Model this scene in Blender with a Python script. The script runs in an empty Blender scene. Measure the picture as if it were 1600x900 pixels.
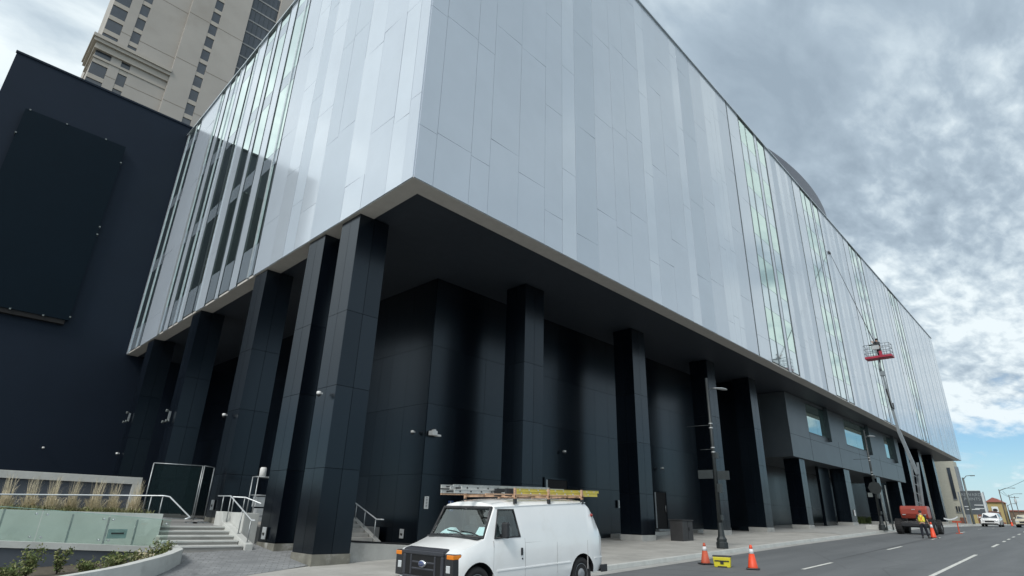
import bpy, bmesh, math, random
from mathutils import Vector, Matrix, noise
R = math.radians
rnd = random.Random(7)
sc = bpy.context.scene
col = sc.collection
V = Vector

# ------------------------------------------------------------------ camera
cam = bpy.data.objects.new("camera", bpy.data.cameras.new("camera"))
col.objects.link(cam)
cam.data.sensor_width = 36.0
cam.data.lens = 895.0 / 1600.0 * 36.0
cam.data.clip_start = 0.05
cam.data.clip_end = 6000
rot = Matrix(((0.695946, -0.282154, -0.66034), (-0.717545, -0.237285, -0.654847), (0.028079, 0.929562, -0.367595)))
cam.matrix_world = Matrix.Translation((0, 0, 1.9)) @ rot.to_4x4()
sc.camera = cam

# ------------------------------------------------------------------ light
SUN_DIR = V((-0.88, -0.30, 0.86)).normalized()        # towards the sun
sun = bpy.data.objects.new("sun", bpy.data.lights.new("sun", 'SUN'))
col.objects.link(sun)
sun.data.energy = 1.5
sun.data.angle = R(14)
sun.data.color = (1.0, 0.96, 0.90)
sun.rotation_euler = SUN_DIR.to_track_quat('Z', 'Y').to_euler()

sc.view_settings.view_transform = 'Standard'
sc.view_settings.look = 'None'
sc.view_settings.exposure = 0.42
sc.view_settings.gamma = 1.0
sc.view_settings.use_curve_mapping = False

world = bpy.data.worlds.new("World")
sc.world = world
world.use_nodes = True
wn, wl = world.node_tree.nodes, world.node_tree.links
for n_ in list(wn):
    wn.remove(n_)


class NT:
    """tiny node helper"""
    def __init__(self, tree):
        self.t = tree

    def n(self, typ, ins=None, **kw):
        nd = self.t.nodes.new(typ)
        for k, v in kw.items():
            setattr(nd, k, v)
        for k, v in (ins or {}).items():
            if hasattr(v, 'links') or isinstance(v, bpy.types.NodeSocket):
                self.t.links.new(v, nd.inputs[k])
            else:
                nd.inputs[k].default_value = v
        return nd

    def m(self, op, a, b=0.0, c=None):
        ins = {0: a, 1: b}
        if c is not None:
            ins[2] = c
        return self.n('ShaderNodeMath', ins, operation=op).outputs[0]

    def ramp(self, fac, stops):
        nd = self.n('ShaderNodeValToRGB', {0: fac})
        el = nd.color_ramp.elements
        while len(el) < len(stops):
            el.new(0.5)
        for e, (p, c) in zip(el, stops):
            e.position = p
            e.color = c if len(c) == 4 else (*c, 1)
        return nd.outputs[0]

    def smooth(self, x, a, b):
        nd = self.n('ShaderNodeMapRange', {0: x, 1: a, 2: b, 3: 0.0, 4: 1.0}, interpolation_type='SMOOTHSTEP')
        return nd.outputs[0]

    def mix(self, f, a, b):
        nd = self.n('ShaderNodeMix', data_type='RGBA')
        for i, v in ((0, f), (6, a), (7, b)):
            if isinstance(v, bpy.types.NodeSocket):
                self.t.links.new(v, nd.inputs[i])
            else:
                nd.inputs[i].default_value = v if i == 0 or len(v) == 4 else (*v, 1)
        return nd.outputs[2]


w = NT(world.node_tree)
sky = w.n('ShaderNodeTexSky', sky_type='NISHITA', sun_disc=False)
sky.sun_elevation = math.asin(SUN_DIR.z)
sky.sun_rotation = math.atan2(SUN_DIR.x, SUN_DIR.y)
sky.air_density = 1.0
sky.dust_density = 0.6
sky.ozone_density = 1.2
tc = w.n('ShaderNodeTexCoord').outputs['Generated']
sp = w.n('ShaderNodeSeparateXYZ', {0: tc})
dz = w.m('MAXIMUM', sp.outputs[2], 0.0)
den = w.m('ADD', dz, 0.16)
px = w.m('DIVIDE', sp.outputs[0], den)
py = w.m('DIVIDE', sp.outputs[1], den)
pv = w.n('ShaderNodeCombineXYZ', {0: px, 1: py, 2: 0.0}).outputs[0]
pst = w.n('ShaderNodeMapping', {0: pv, 2: (0, 0, R(25)), 3: (0.8, 1.5, 1.0)}).outputs[0]
nA = w.n('ShaderNodeTexNoise', {0: pst, 'Scale': 1.5, 'Detail': 8.0, 'Roughness': 0.55, 'Distortion': 0.5}).outputs[0]
nB = w.n('ShaderNodeTexNoise', {0: pst, 'Scale': 5.0, 'Detail': 7.0, 'Roughness': 0.56, 'Distortion': 0.35}).outputs[0]
nC = w.n('ShaderNodeTexNoise', {0: pst, 'Scale': 0.45, 'Detail': 3.0, 'Roughness': 0.5}).outputs[0]


def blob(d, a, b):
    dn = V(d).normalized()
    dot = w.n('ShaderNodeVectorMath', {0: tc, 1: tuple(dn)}, operation='DOT_PRODUCT').outputs['Value']
    return w.smooth(dot, math.cos(R(a)), math.cos(R(b)))


SKY_DARK = blob((0.82, 0.17, 0.55), 26, 4)          # the heavy grey bank above the street
SKY_LOW = blob((0.93, -0.02, 0.33), 22, 6)         # bright broken cloud low over the street
SKY_BREAK = blob((-0.42, 0.72, 0.55), 25, 6)         # thin bright cloud beside the tower side
SKY_BRIGHT = blob((-0.22, 0.76, 0.62), 50, 10)      # bright break on the far left
SKY_GLARE = blob((-0.72, -0.25, 0.65), 60, 5)       # veiled sun
nD = w.n('ShaderNodeTexNoise', {0: pst, 'Scale': 13.0, 'Detail': 5.0, 'Roughness': 0.55, 'Distortion': 0.2}).outputs[0]
billow = w.m('ADD', w.m('MULTIPLY', nA, 0.58), w.m('ADD', w.m('MULTIPLY', nB, 0.34), w.m('MULTIPLY', nD, 0.08)))
tone = w.m('ADD', billow, w.m('MULTIPLY', SKY_DARK, -0.12))
tone = w.m('ADD', tone, w.m('MULTIPLY', SKY_BRIGHT, 0.035))
tone = w.m('ADD', tone, w.m('MULTIPLY', SKY_LOW, 0.075))
MACK = w.m('MULTIPLY', w.m('SUBTRACT', nD, 0.5), w.m('ADD', w.m('MULTIPLY', SKY_LOW, 0.40), 0.0))
tone = w.m('ADD', tone, MACK)
cl = w.ramp(tone, [(0.30, (2.5, 3.15, 3.8)), (0.41, (3.2, 3.95, 4.65)), (0.50, (4.5, 5.3, 5.9)), (0.60, (6.5, 7.2, 7.5))])
glare = w.n('ShaderNodeVectorMath', {0: w.mix(SKY_GLARE, (0, 0, 0), (4.6, 4.35, 4.0)), 1: w.mix(SKY_BREAK, (0, 0, 0), (3.2, 3.2, 3.0))}, operation='ADD').outputs[0]
cl = w.n('ShaderNodeVectorMath', {0: cl, 1: glare}, operation='ADD').outputs[0]
skyc = w.n('ShaderNodeVectorMath', {0: sky.outputs[0], 1: (0.55, 0.72, 0.84)}, operation='MULTIPLY').outputs[0]
haze_col = w.mix(w.smooth(dz, 0.11, 0.0), skyc, (4.3, 5.8, 6.5))
cover = w.m('ADD', billow, w.m('MULTIPLY', w.smooth(dz, 0.06, 0.26), 0.42))
cover = w.smooth(cover, 0.56, 0.72)
cirrus = w.m('MULTIPLY', w.smooth(nB, 0.5, 0.7), 0.35)
cover = w.m('MAXIMUM', cover, cirrus)
skymix = w.mix(cover, haze_col, cl)
bg = w.n('ShaderNodeBackground', {'Color': skymix, 'Strength': 0.1})
out = w.n('ShaderNodeOutputWorld', {0: bg.outputs[0]})

# ------------------------------------------------------------------ materials
def pm(name, c, rough=0.5, metal=0.0, var=0.12, scale=3.0, bump=0.0, bscale=None, coat=0.0, spec=0.5, rvar=0.0, dirt=None, stretch=(1, 1, 1), ior=None, trans=0.0, alpha=1.0, tint=None):
    m = bpy.data.materials.new(name)
    m.use_nodes = True
    t = NT(m.node_tree)
    b = m.node_tree.nodes['Principled BSDF']
    tcn = t.n('ShaderNodeTexCoord').outputs['Object']
    mp = t.n('ShaderNodeMapping', {0: tcn, 3: stretch}).outputs[0]
    n1 = t.n('ShaderNodeTexNoise', {0: mp, 'Scale': scale, 'Detail': 6.0, 'Roughness': 0.6}).outputs[0]
    hi = tuple(min(1, x * (1 + var)) for x in c)
    lo = tuple(x * (1 - var) for x in c)
    cc = t.ramp(n1, [(0.3, lo), (0.7, hi)])
    if dirt:
        n2 = t.n('ShaderNodeTexNoise', {0: mp, 'Scale': dirt[2], 'Detail': 5.0, 'Roughness': 0.65}).outputs[0]
        cc = t.mix(t.m('MULTIPLY', t.smooth(n2, 0.52, 0.72), dirt[1]), cc, dirt[0])
    m.node_tree.links.new(cc, b.inputs['Base Color'])
    b.inputs['Metallic'].default_value = metal
    b.inputs['Specular IOR Level'].default_value = spec
    b.inputs['Coat Weight'].default_value = coat
    b.inputs['Coat Roughness'].default_value = 0.05
    b.inputs['Transmission Weight'].default_value = trans
    b.inputs['Alpha'].default_value = alpha
    if tint:
        b.inputs['Specular Tint'].default_value = (*tint, 1)
    if ior:
        b.inputs['IOR'].default_value = ior
    if rvar:
        rr = t.n('ShaderNodeMapRange', {0: n1, 1: 0.3, 2: 0.7, 3: max(0.01, rough - rvar), 4: rough + rvar}).outputs[0]
        m.node_tree.links.new(rr, b.inputs['Roughness'])
    else:
        b.inputs['Roughness'].default_value = rough
    if bump:
        nb = t.n('ShaderNodeTexNoise', {0: mp, 'Scale': bscale or scale * 6, 'Detail': 4.0}).outputs[0]
        bp = t.n('ShaderNodeBump', {'Height': nb, 'Strength': bump, 'Distance': 0.02}).outputs[0]
        m.node_tree.links.new(bp, b.inputs['Normal'])
    return m


def brick_mat(name, c1, c2, cm, sx, sy, mortar, rough=0.8, offset=0.5, rotz=0.0, spots=None):
    m = bpy.data.materials.new(name)
    m.use_nodes = True
    t = NT(m.node_tree)
    b = m.node_tree.nodes['Principled BSDF']
    tcn = t.n('ShaderNodeTexCoord').outputs['Object']
    mp = t.n('ShaderNodeMapping', {0: tcn, 2: (0, 0, rotz)}).outputs[0]
    br = t.n('ShaderNodeTexBrick', {0: mp, 'Color1': (*c1, 1), 'Color2': (*c2, 1), 'Mortar': (*cm, 1), 'Scale': 1.0, 'Mortar Size': mortar, 'Mortar Smooth': 0.2, 'Bias': 0.0, 'Brick Width': sx, 'Row Height': sy}, offset=offset)
    n1 = t.n('ShaderNodeTexNoise', {0: tcn, 'Scale': 0.9, 'Detail': 8.0, 'Roughness': 0.65}).outputs[0]
    cc = t.mix(t.smooth(n1, 0.35, 0.7), br.outputs[0], tuple(x * 0.72 for x in c1))
    n2 = t.n('ShaderNodeTexNoise', {0: tcn, 'Scale': 60.0, 'Detail': 3.0}).outputs[0]
    cc = t.mix(t.m('MULTIPLY', t.smooth(n2, 0.45, 0.75), 0.25), cc, tuple(x * 0.6 for x in c2))
    if spots:
        n3 = t.n('ShaderNodeTexNoise', {0: tcn, 'Scale': 2.3, 'Detail': 6.0, 'Roughness': 0.7}).outputs[0]
        cc = t.mix(t.m('MULTIPLY', t.smooth(n3, 0.56, 0.68), spots[1]), cc, spots[0])
    m.node_tree.links.new(cc, b.inputs['Base Color'])
    b.inputs['Roughness'].default_value = rough
    bp = t.n('ShaderNodeBump', {'Height': br.outputs[1], 'Strength': 0.5, 'Distance': 0.01}, invert=True).outputs[0]
    m.node_tree.links.new(bp, b.inputs['Normal'])
    return m


def asphalt_mat():
    m = bpy.data.materials.new("asphalt")
    m.use_nodes = True
    t = NT(m.node_tree)
    b = m.node_tree.nodes['Principled BSDF']
    tcn = t.n('ShaderNodeTexCoord').outputs['Object']
    lane = t.n('ShaderNodeMapping', {0: tcn, 3: (0.08, 1.0, 1.0)}).outputs[0]
    n1 = t.n('ShaderNodeTexNoise', {0: lane, 'Scale': 1.1, 'Detail': 6.0, 'Roughness': 0.6}).outputs[0]
    n2 = t.n('ShaderNodeTexNoise', {0: tcn, 'Scale': 90.0, 'Detail': 2.0}).outputs[0]
    n3 = t.n('ShaderNodeTexNoise', {0: tcn, 'Scale': 0.5, 'Detail': 7.0, 'Roughness': 0.7}).outputs[0]
    c = t.ramp(n1, [(0.3, (0.110, 0.118, 0.124)), (0.7, (0.160, 0.168, 0.174))])
    c = t.mix(t.m('MULTIPLY', t.smooth(n2, 0.4, 0.7), 0.45), c, (0.075, 0.079, 0.084))
    c = t.mix(t.m('MULTIPLY', t.smooth(n3, 0.55, 0.72), 0.5), c, (0.09, 0.095, 0.10))
    v = t.n('ShaderNodeTexVoronoi', {0: t.n('ShaderNodeMapping', {0: tcn, 3: (0.16, 0.35, 1)}).outputs[0], 'Scale': 0.7}, feature='DISTANCE_TO_EDGE').outputs[0]
    wob = t.m('ADD', v, t.m('MULTIPLY', t.m('SUBTRACT', n3, 0.5), 0.03))
    c = t.mix(t.m('MULTIPLY', t.smooth(wob, 0.007, 0.002), 0.22), c, (0.035, 0.037, 0.04))
    m.node_tree.links.new(c, b.inputs['Base Color'])
    b.inputs['Roughness'].default_value = 0.85
    bp = t.n('ShaderNodeBump', {'Height': n2, 'Strength': 0.25, 'Distance': 0.01}).outputs[0]
    m.node_tree.links.new(bp, b.inputs['Normal'])
    return m


def glass_mat(name, tint, gloss=1.0, rough=0.01):
    m = bpy.data.materials.new(name)
    m.use_nodes = True
    t = NT(m.node_tree)
    for nd in list(m.node_tree.nodes):
        m.node_tree.nodes.remove(nd)
    fr = t.n('ShaderNodeFresnel', {'IOR': 1.5}).outputs[0]
    tr = t.n('ShaderNodeBsdfTransparent', {0: (*tint, 1)}).outputs[0]
    gl = t.n('ShaderNodeBsdfGlossy', {'Color': (.9, .97, .95, 1), 'Roughness': rough}).outputs[0]
    front = t.m('SUBTRACT', 1.0, t.n('ShaderNodeNewGeometry').outputs['Backfacing'])
    fr = t.m('MINIMUM', t.m('MULTIPLY', t.m('MULTIPLY', fr, front), gloss), 0.95)
    mx = t.n('ShaderNodeMixShader', {0: fr, 1: tr, 2: gl}).outputs[0]
    t.n('ShaderNodeOutputMaterial', {0: mx})
    return m


M = dict(
    white_gloss=pm("white_panel_gloss", (0.53, 0.592, 0.665), 0.12, 0.20, 0.03, 0.6, coat=0.25),
    white_mid=pm("white_panel_satin", (0.485, 0.545, 0.62), 0.20, 0.16, 0.03, 0.6, coat=0.1),
    white_flat=pm("white_panel_matt", (0.455, 0.52, 0.595), 0.28, 0.14, 0.03, 0.6),
    joint=pm("panel_joint", (0.20, 0.23, 0.26), 0.7),
    vision=pm("vision_glass", (0.60, 0.73, 0.67), 0.03, 0.97, 0.08, 0.5, coat=0.2),
    vision_r=pm("vision_glass_skylit", (0.55, 0.70, 0.62), 0.03, 0.88, 0.06, 0.5, coat=0.2),  # street-side copy of the same glass, sky reflection put into its tone
    spandrel_r=pm("spandrel_glass_skylit", (0.53, 0.62, 0.65), 0.05, 0.72, 0.05, 0.5, coat=0.3),  # same spandrel glass, brighter sky reflection painted into the base colour
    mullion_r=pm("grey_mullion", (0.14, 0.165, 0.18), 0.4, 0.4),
    spandrel=pm("spandrel_glass", (0.34, 0.40, 0.46), 0.08, 0.45, 0.06, 0.5, coat=0.3),
    mullion=pm("dark_mullion", (0.06, 0.075, 0.085), 0.4, 0.4),
    fin=pm("silver_fin", (0.55, 0.60, 0.63), 0.3, 0.6),
    trim=pm("soffit_edge", (0.48, 0.46, 0.43), 0.6, var=0.06),
    soffit=pm("dark_soffit", (0.030, 0.038, 0.050), 0.5, var=0.1),
    black=pm("black_panel", (0.0016, 0.0030, 0.0058), 0.24, 0.0, 0.05, 0.7, spec=0.50, tint=(0.72, 0.87, 1.0)),
    black2=pm("black_panel_satin", (0.0020, 0.0036, 0.0066), 0.26, 0.0, 0.05, 0.7, spec=0.56, tint=(0.72, 0.87, 1.0)),
    gap=pm("black_gap", (0.003, 0.003, 0.004), 0.8),
    grey_panel=pm("graphite_panel", (0.075, 0.088, 0.10), 0.38, 0.1, 0.1, 0.8, spec=0.5),
    annex=pm("navy_stucco", (0.0052, 0.0088, 0.0165), 0.6, 0.0, 0.10, 0.4, spec=0.33, tint=(0.62, 0.78, 1.0), bump=0.05, bscale=40),
    screen=pm("screen_black", (0.0016, 0.0036, 0.0075), 0.6, 0.0, 0.1, 0.5, spec=0.20, tint=(0.5, 0.8, 1.0)),
    beige=pm("tower_beige", (0.375, 0.352, 0.325), 0.85, 0.0, 0.07, 0.15, dirt=((0.29, 0.262, 0.232), 0.45, 0.10)),
    beige2=pm("tower_beige_trim", (0.40, 0.37, 0.33), 0.85, 0.0, 0.06, 0.2),
    tglass=pm("tower_glass", (0.045, 0.055, 0.07), 0.06, 0.0, 0.3, 0.25, spec=0.8),
    tframe=pm("tower_frame", (0.30, 0.30, 0.30), 0.6),
    concrete=pm("concrete", (0.36, 0.36, 0.345), 0.85, 0.0, 0.12, 2.0, bump=0.15, dirt=((0.20, 0.20, 0.19), 0.5, 1.1)),
    concrete_l=pm("pale_concrete", (0.50, 0.51, 0.49), 0.85, 0.0, 0.09, 2.0, bump=0.1, dirt=((0.3, 0.3, 0.28), 0.35, 1.6)),
    concrete_d=pm("stained_concrete", (0.17, 0.165, 0.14), 0.9, 0.0, 0.25, 3.0, bump=0.2, dirt=((0.42, 0.42, 0.40), 0.8, 1.4)),
    step=pm("step_stone", (0.33, 0.32, 0.30), 0.85, 0.0, 0.12, 3.0, bump=0.1, dirt=((0.2, 0.19, 0.175), 0.5, 1.5)),
    bluegrey=pm("recess_panel", (0.07, 0.082, 0.10), 0.6, 0.0, 0.15, 1.0),
    steel=pm("brushed_steel", (0.55, 0.57, 0.58), 0.3, 0.9, 0.08, 8.0),
    steel_w=pm("pale_handrail", (0.62, 0.65, 0.67), 0.35, 0.4, 0.05, 6.0),
    galv=pm("galvanised", (0.36, 0.38, 0.39), 0.45, 0.7, 0.2, 12.0),
    mesh=pm("green_fence_screen", (0.010, 0.022, 0.024), 0.9, 0.0, 0.2, 4.0, stretch=(1, 1, 8), spec=0.1, alpha=0.45),
    gguard=glass_mat("guard_glass", (0.90, 0.96, 0.93), 1.6),
    gedge=pm("glass_edge", (0.30, 0.48, 0.42), 0.2),
    asphalt=asphalt_mat(),
    paint=pm("road_paint", (0.62, 0.62, 0.58), 0.8, var=0.12, scale=8, dirt=((0.14, 0.14, 0.14), 0.75, 9.0)),
    sidewalk=brick_mat("sidewalk_slabs", (0.45, 0.44, 0.41), (0.42, 0.41, 0.385), (0.24, 0.24, 0.225), 2.2, 1.6, 0.012, 0.85, 0.0, spots=((0.25, 0.245, 0.23), 0.4)),
    pavers=brick_mat("grey_pavers", (0.24, 0.25, 0.26), (0.32, 0.33, 0.335), (0.13, 0.13, 0.13), 0.30, 0.15, 0.012, 0.85, 0.5, R(28), spots=((0.12, 0.125, 0.13), 0.6)),
    plaza=brick_mat("plaza_slabs", (0.30, 0.30, 0.29), (0.27, 0.27, 0.265), (0.15, 0.15, 0.15), 1.0, 1.0, 0.01),
    ground=pm("dry_ground", (0.17, 0.155, 0.12), 0.95, var=0.3, scale=0.05, dirt=((0.09, 0.095, 0.05), 0.6, 0.03)),
    soil=pm("planter_soil", (0.09, 0.075, 0.055), 0.95, var=0.35, scale=9, bump=0.4),
    vwhite=pm("van_white", (0.84, 0.85, 0.85), 0.22, 0.0, 0.02, 2.0, coat=0.7, dirt=((0.62, 0.60, 0.55), 0.22, 1.3)),
    vblack=pm("van_black_plastic", (0.022, 0.023, 0.026), 0.45),
    vgrille=pm("van_grey_plastic", (0.038, 0.040, 0.050), 0.42),
    rubber=pm("tyre_rubber", (0.018, 0.018, 0.019), 0.85, var=0.25, scale=8),
    rim=pm("steel_wheel", (0.32, 0.33, 0.34), 0.45, 0.6, 0.1),
    cabin=pm("dark_cabin", (0.02, 0.022, 0.025), 0.8),
    vglass=glass_mat("window_glass", (0.88, 0.95, 0.95), 2.2),
    amber=pm("amber_lens", (0.75, 0.22, 0.01), 0.15, coat=0.6),
    lens=pm("clear_lens", (0.65, 0.68, 0.70), 0.12, 0.3, coat=0.6),
    redlens=pm("red_lens", (0.35, 0.03, 0.02), 0.2, coat=0.5),
    chrome=pm("chrome", (0.75, 0.76, 0.78), 0.12, 1.0, 0.02),
    emblem=pm("emblem_blue", (0.03, 0.05, 0.16), 0.3),
    paper=pm("paper", (0.68, 0.80, 0.80), 0.8),
    white=pm("white_plastic", (0.66, 0.66, 0.65), 0.5, var=0.04),
    alu=pm("ladder_aluminium", (0.55, 0.55, 0.53), 0.45, 0.35, 0.1, 6.0),
    fibre=pm("yellow_fibreglass", (0.62, 0.52, 0.10), 0.55, 0.0, 0.12, 5.0, dirt=((0.35, 0.30, 0.10), 0.4, 6.0)),
    rust=pm("rusty_rack", (0.55, 0.36, 0.24), 0.7, 0.1, 0.2, 7.0, dirt=((0.22, 0.09, 0.04), 0.8, 9.0)),
    orange=pm("cone_orange", (0.75, 0.075, 0.025), 0.5, var=0.1),
    dorange=pm("old_cone_orange", (0.48, 0.085, 0.04), 0.6, var=0.15, dirt=((0.2, 0.05, 0.03), 0.5, 8.0)),
    refl=pm("reflective_white", (0.70, 0.70, 0.72), 0.5),
    yellow=pm("yellow_plastic", (0.62, 0.55, 0.03), 0.45, var=0.1),
    lamp_green=pm("dark_green_pole", (0.030, 0.036, 0.038), 0.45, 0.3, 0.15, 5.0),
    pole_grey=pm("grey_pole", (0.16, 0.18, 0.18), 0.5, 0.4, 0.15, 5.0),
    lamp_head=pm("lamp_head_grey", (0.46, 0.48, 0.49), 0.45, 0.3),
    sign_back=pm("sign_back", (0.055, 0.065, 0.068), 0.5, 0.5),
    red=pm("lift_red", (0.30, 0.048, 0.030), 0.4, 0.0, 0.12, 2.0, coat=0.2, dirt=((0.16, 0.03, 0.02), 0.4, 2.0)),
    crimson=pm("basket_red", (0.36, 0.02, 0.05), 0.45),
    boom=pm("boom_grey", (0.23, 0.26, 0.28), 0.45, 0.4, 0.15, 3.0),
    skin=pm("skin", (0.42, 0.25, 0.18), 0.6, var=0.06),
    navy=pm("navy_trousers", (0.010, 0.012, 0.022), 0.9, var=0.2),
    hiviz=pm("hi_vis_yellow", (0.72, 0.68, 0.08), 0.8, var=0.12, scale=14),
    hior=pm("hi_vis_orange", (0.80, 0.28, 0.06), 0.8, var=0.1),
    charcoal=pm("charcoal_cloth", (0.03, 0.032, 0.036), 0.9),
    straw=pm("dry_grass", (0.60, 0.53, 0.38), 0.9, var=0.25, scale=12),
    leaf=pm("leaf_green", (0.10, 0.135, 0.04), 0.8, var=0.4, scale=9),
    leaf2=pm("leaf_olive", (0.19, 0.20, 0.08), 0.8, var=0.35, scale=9),
    blue=pm("sign_blue", (0.02, 0.05, 0.16), 0.5),
    ink=pm("black_ink", (0.02, 0.02, 0.02), 0.7),
    boxgrey=pm("cover_plate", (0.42, 0.44, 0.45), 0.5, 0.2),
    gbox=pm("green_outlet_box", (0.26, 0.35, 0.36), 0.5),
    bin=pm("dark_cabinet", (0.028, 0.028, 0.030), 0.6, var=0.2),
    fbeige=pm("far_beige", (0.46, 0.45, 0.38), 0.9, var=0.06),
    fgrey=pm("far_grey", (0.22, 0.25, 0.28), 0.8),
    fochre=pm("far_ochre", (0.36, 0.29, 0.13), 0.9, var=0.08),
    fbrick=pm("far_brick", (0.22, 0.10, 0.07), 0.9, var=0.12),
    froof=pm("far_red_roof", (0.30, 0.11, 0.09), 0.9),
    fsign=pm("far_sign_grey", (0.085, 0.10, 0.115), 0.7),
    fsignw=pm("far_sign_white", (0.62, 0.66, 0.68), 0.7),
    ftxt=pm("far_sign_letters", (0.30, 0.34, 0.36), 0.7),
    wood=pm("utility_wood", (0.10, 0.085, 0.075), 0.9),
    hill=pm("far_hill", (0.12, 0.11, 0.09), 1.0, var=0.2, scale=0.02),
    tape=pm("barrier_tape", (0.75, 0.75, 0.75), 0.5),
    silver=pm("silver_paint", (0.50, 0.53, 0.56), 0.3, 0.3, coat=0.5),
    cream=pm("cream_paint", (0.60, 0.55, 0.42), 0.35, coat=0.4),
)

# ------------------------------------------------------------------ mesh helpers
class MB:
    def __init__(s):
        s.v, s.f, s.mi, s.sm = [], [], [], []

    def add(s, vs, fs, m=0, smooth=False):
        o = len(s.v)
        s.v += [V(p) for p in vs]
        for f in fs:
            s.f.append([i + o for i in f])
            s.mi.append(m)
            s.sm.append(smooth)
        return s

    def hexa(s, p, m=0):
        return s.add(p, [(0, 3, 2, 1), (4, 5, 6, 7), (0, 1, 5, 4), (1, 2, 6, 5), (2, 3, 7, 6), (3, 0, 4, 7)], m)

    def box(s, x0, x1, y0, y1, z0, z1, m=0):
        return s.hexa([(x0, y0, z0), (x1, y0, z0), (x1, y1, z0), (x0, y1, z0), (x0, y0, z1), (x1, y0, z1), (x1, y1, z1), (x0, y1, z1)], m)

    def ob(s, o, a, b, c, m=0):
        o, a, b, c = V(o), V(a), V(b), V(c)
        return s.hexa([o, o + a, o + a + b, o + b, o + c, o + a + c, o + a + b + c, o + b + c], m)

    def tube(s, pts, r, n=8, m=0, cap=True, smooth=True):
        pts = [V(p) for p in pts]
        rs = r if isinstance(r, (list, tuple)) else [r] * len(pts)
        o = len(s.v)
        up = None
        for i, p in enumerate(pts):
            if i == 0:
                d = pts[1] - pts[0]
            elif i == len(pts) - 1:
                d = pts[-1] - pts[-2]
            else:
                d = (pts[i] - pts[i - 1]).normalized() + (pts[i + 1] - pts[i]).normalized()
            d.normalize()
            if up is None:
                up = V((0, 0, 1)) if abs(d.z) < 0.9 else V((0, 1, 0))
            a = d.cross(up)
            if a.length < 1e-4:
                a = d.cross(V((1, 0, 0)))
            a.normalize()
            b = a.cross(d).normalized()
            up = b
            for k in range(n):
                t = 2 * math.pi * (k + 0.5) / n
                s.v.append(p + a * (math.cos(t) * rs[i]) + b * (math.sin(t) * rs[i]))
        for i in range(len(pts) - 1):
            for k in range(n):
                k2 = (k + 1) % n
                s.f.append([o + i * n + k, o + i * n + k2, o + (i + 1) * n + k2, o + (i + 1) * n + k])
                s.mi.append(m)
                s.sm.append(smooth and n > 4)
        if cap:
            for base, rev in ((o, True), (o + (len(pts) - 1) * n, False)):
                f = [base + k for k in range(n)]
                s.f.append(f[::-1] if rev else f)
                s.mi.append(m)
                s.sm.append(False)
        return s

    def lathe(s, prof, c=(0, 0, 0), n=20, m=0, axis='z', smooth=True):
        c = V(c)
        o = len(s.v)
        for (r, h) in prof:
            for k in range(n):
                t = 2 * math.pi * k / n
                a, b = r * math.cos(t), r * math.sin(t)
                s.v.append(c + (V((a, b, h)) if axis == 'z' else V((a, h, b)) if axis == 'y' else V((h, a, b))))
        for i in range(len(prof) - 1):
            for k in range(n):
                k2 = (k + 1) % n
                s.f.append([o + i * n + k, o + i * n + k2, o + (i + 1) * n + k2, o + (i + 1) * n + k])
                s.mi.append(m)
                s.sm.append(smooth)
        for base in (o, o + (len(prof) - 1) * n):
            s.f.append([base + k for k in range(n)])
            s.mi.append(m)
            s.sm.append(False)
        return s

    def prism(s, poly, d, m=0):
        """extrude a planar polygon (3D points) by vector d"""
        n = len(poly)
        d = V(d)
        vs = [V(p) for p in poly] + [V(p) + d for p in poly]
        fs = [list(range(n))[::-1], list(range(n, 2 * n))] + [[i, (i + 1) % n, n + (i + 1) % n, n + i] for i in range(n)]
        return s.add(vs, fs, m)

    def sphere(s, c, r, m=0, nu=12, nv=8, sc_=(1, 1, 1)):
        c = V(c)
        prof = []
        o = len(s.v)
        for i in range(nv + 1):
            t = math.pi * i / nv
            for k in range(nu):
                a = 2 * math.pi * k / nu
                rr = max(math.sin(t), 0.001)
                s.v.append(c + V((r * sc_[0] * rr * math.cos(a), r * sc_[1] * rr * math.sin(a), r * sc_[2] * math.cos(t))))
        for i in range(nv):
            for k in range(nu):
                k2 = (k + 1) % nu
                s.f.append([o + i * nu + k, o + (i + 1) * nu + k, o + (i + 1) * nu + k2, o + i * nu + k2])
                s.mi.append(m)
                s.sm.append(True)
        return s

    def build(s, name, mats, parent=None, local=False, bevel=0.0, fix=True):
        mats = mats if isinstance(mats, (list, tuple)) else [mats]
        off = V((0, 0, 0))
        if parent is not None and not local:
            p = parent
            while p is not None:
                off = off + V(p.location)
                p = p.parent
        me = bpy.data.meshes.new(name)
        me.from_pydata([p - off for p in s.v], [], s.f)
        for mt in mats:
            me.materials.append(M[mt] if isinstance(mt, str) else mt)
        me.polygons.foreach_set('material_index', s.mi)
        me.polygons.foreach_set('use_smooth', s.sm)
        if fix:
            bm = bmesh.new()
            bm.from_mesh(me)
            bmesh.ops.recalc_face_normals(bm, faces=bm.faces)
            bm.to_mesh(me)
            bm.free()
        me.update()
        o = bpy.data.objects.new(name, me)
        col.objects.link(o)
        if parent is not None:
            o.parent = parent
        if bevel:
            md = o.modifiers.new("bevel", 'BEVEL')
            md.width = bevel
            md.segments = 2
            md.limit_method = 'ANGLE'
            md.angle_limit = R(40)
        return o


def tag(o, label=None, cat=None, group=None, kind=None):
    if label:
        o['label'] = label
    if cat:
        o['category'] = cat
    if group:
        o['group'] = group
    if kind:
        o['kind'] = kind
    return o


def thing(name, label, cat, loc=(0, 0, 0), group=None, rot=(0, 0, 0)):
    o = bpy.data.objects.new(name, None)
    o.empty_display_size = 0.3
    col.objects.link(o)
    o.location = loc
    o.rotation_euler = rot
    return tag(o, label, cat, group)


def struct(mb, name, mat, label=None):
    o = mb.build(name, mat)
    tag(o, label, None, None, 'structure')
    return o


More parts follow.
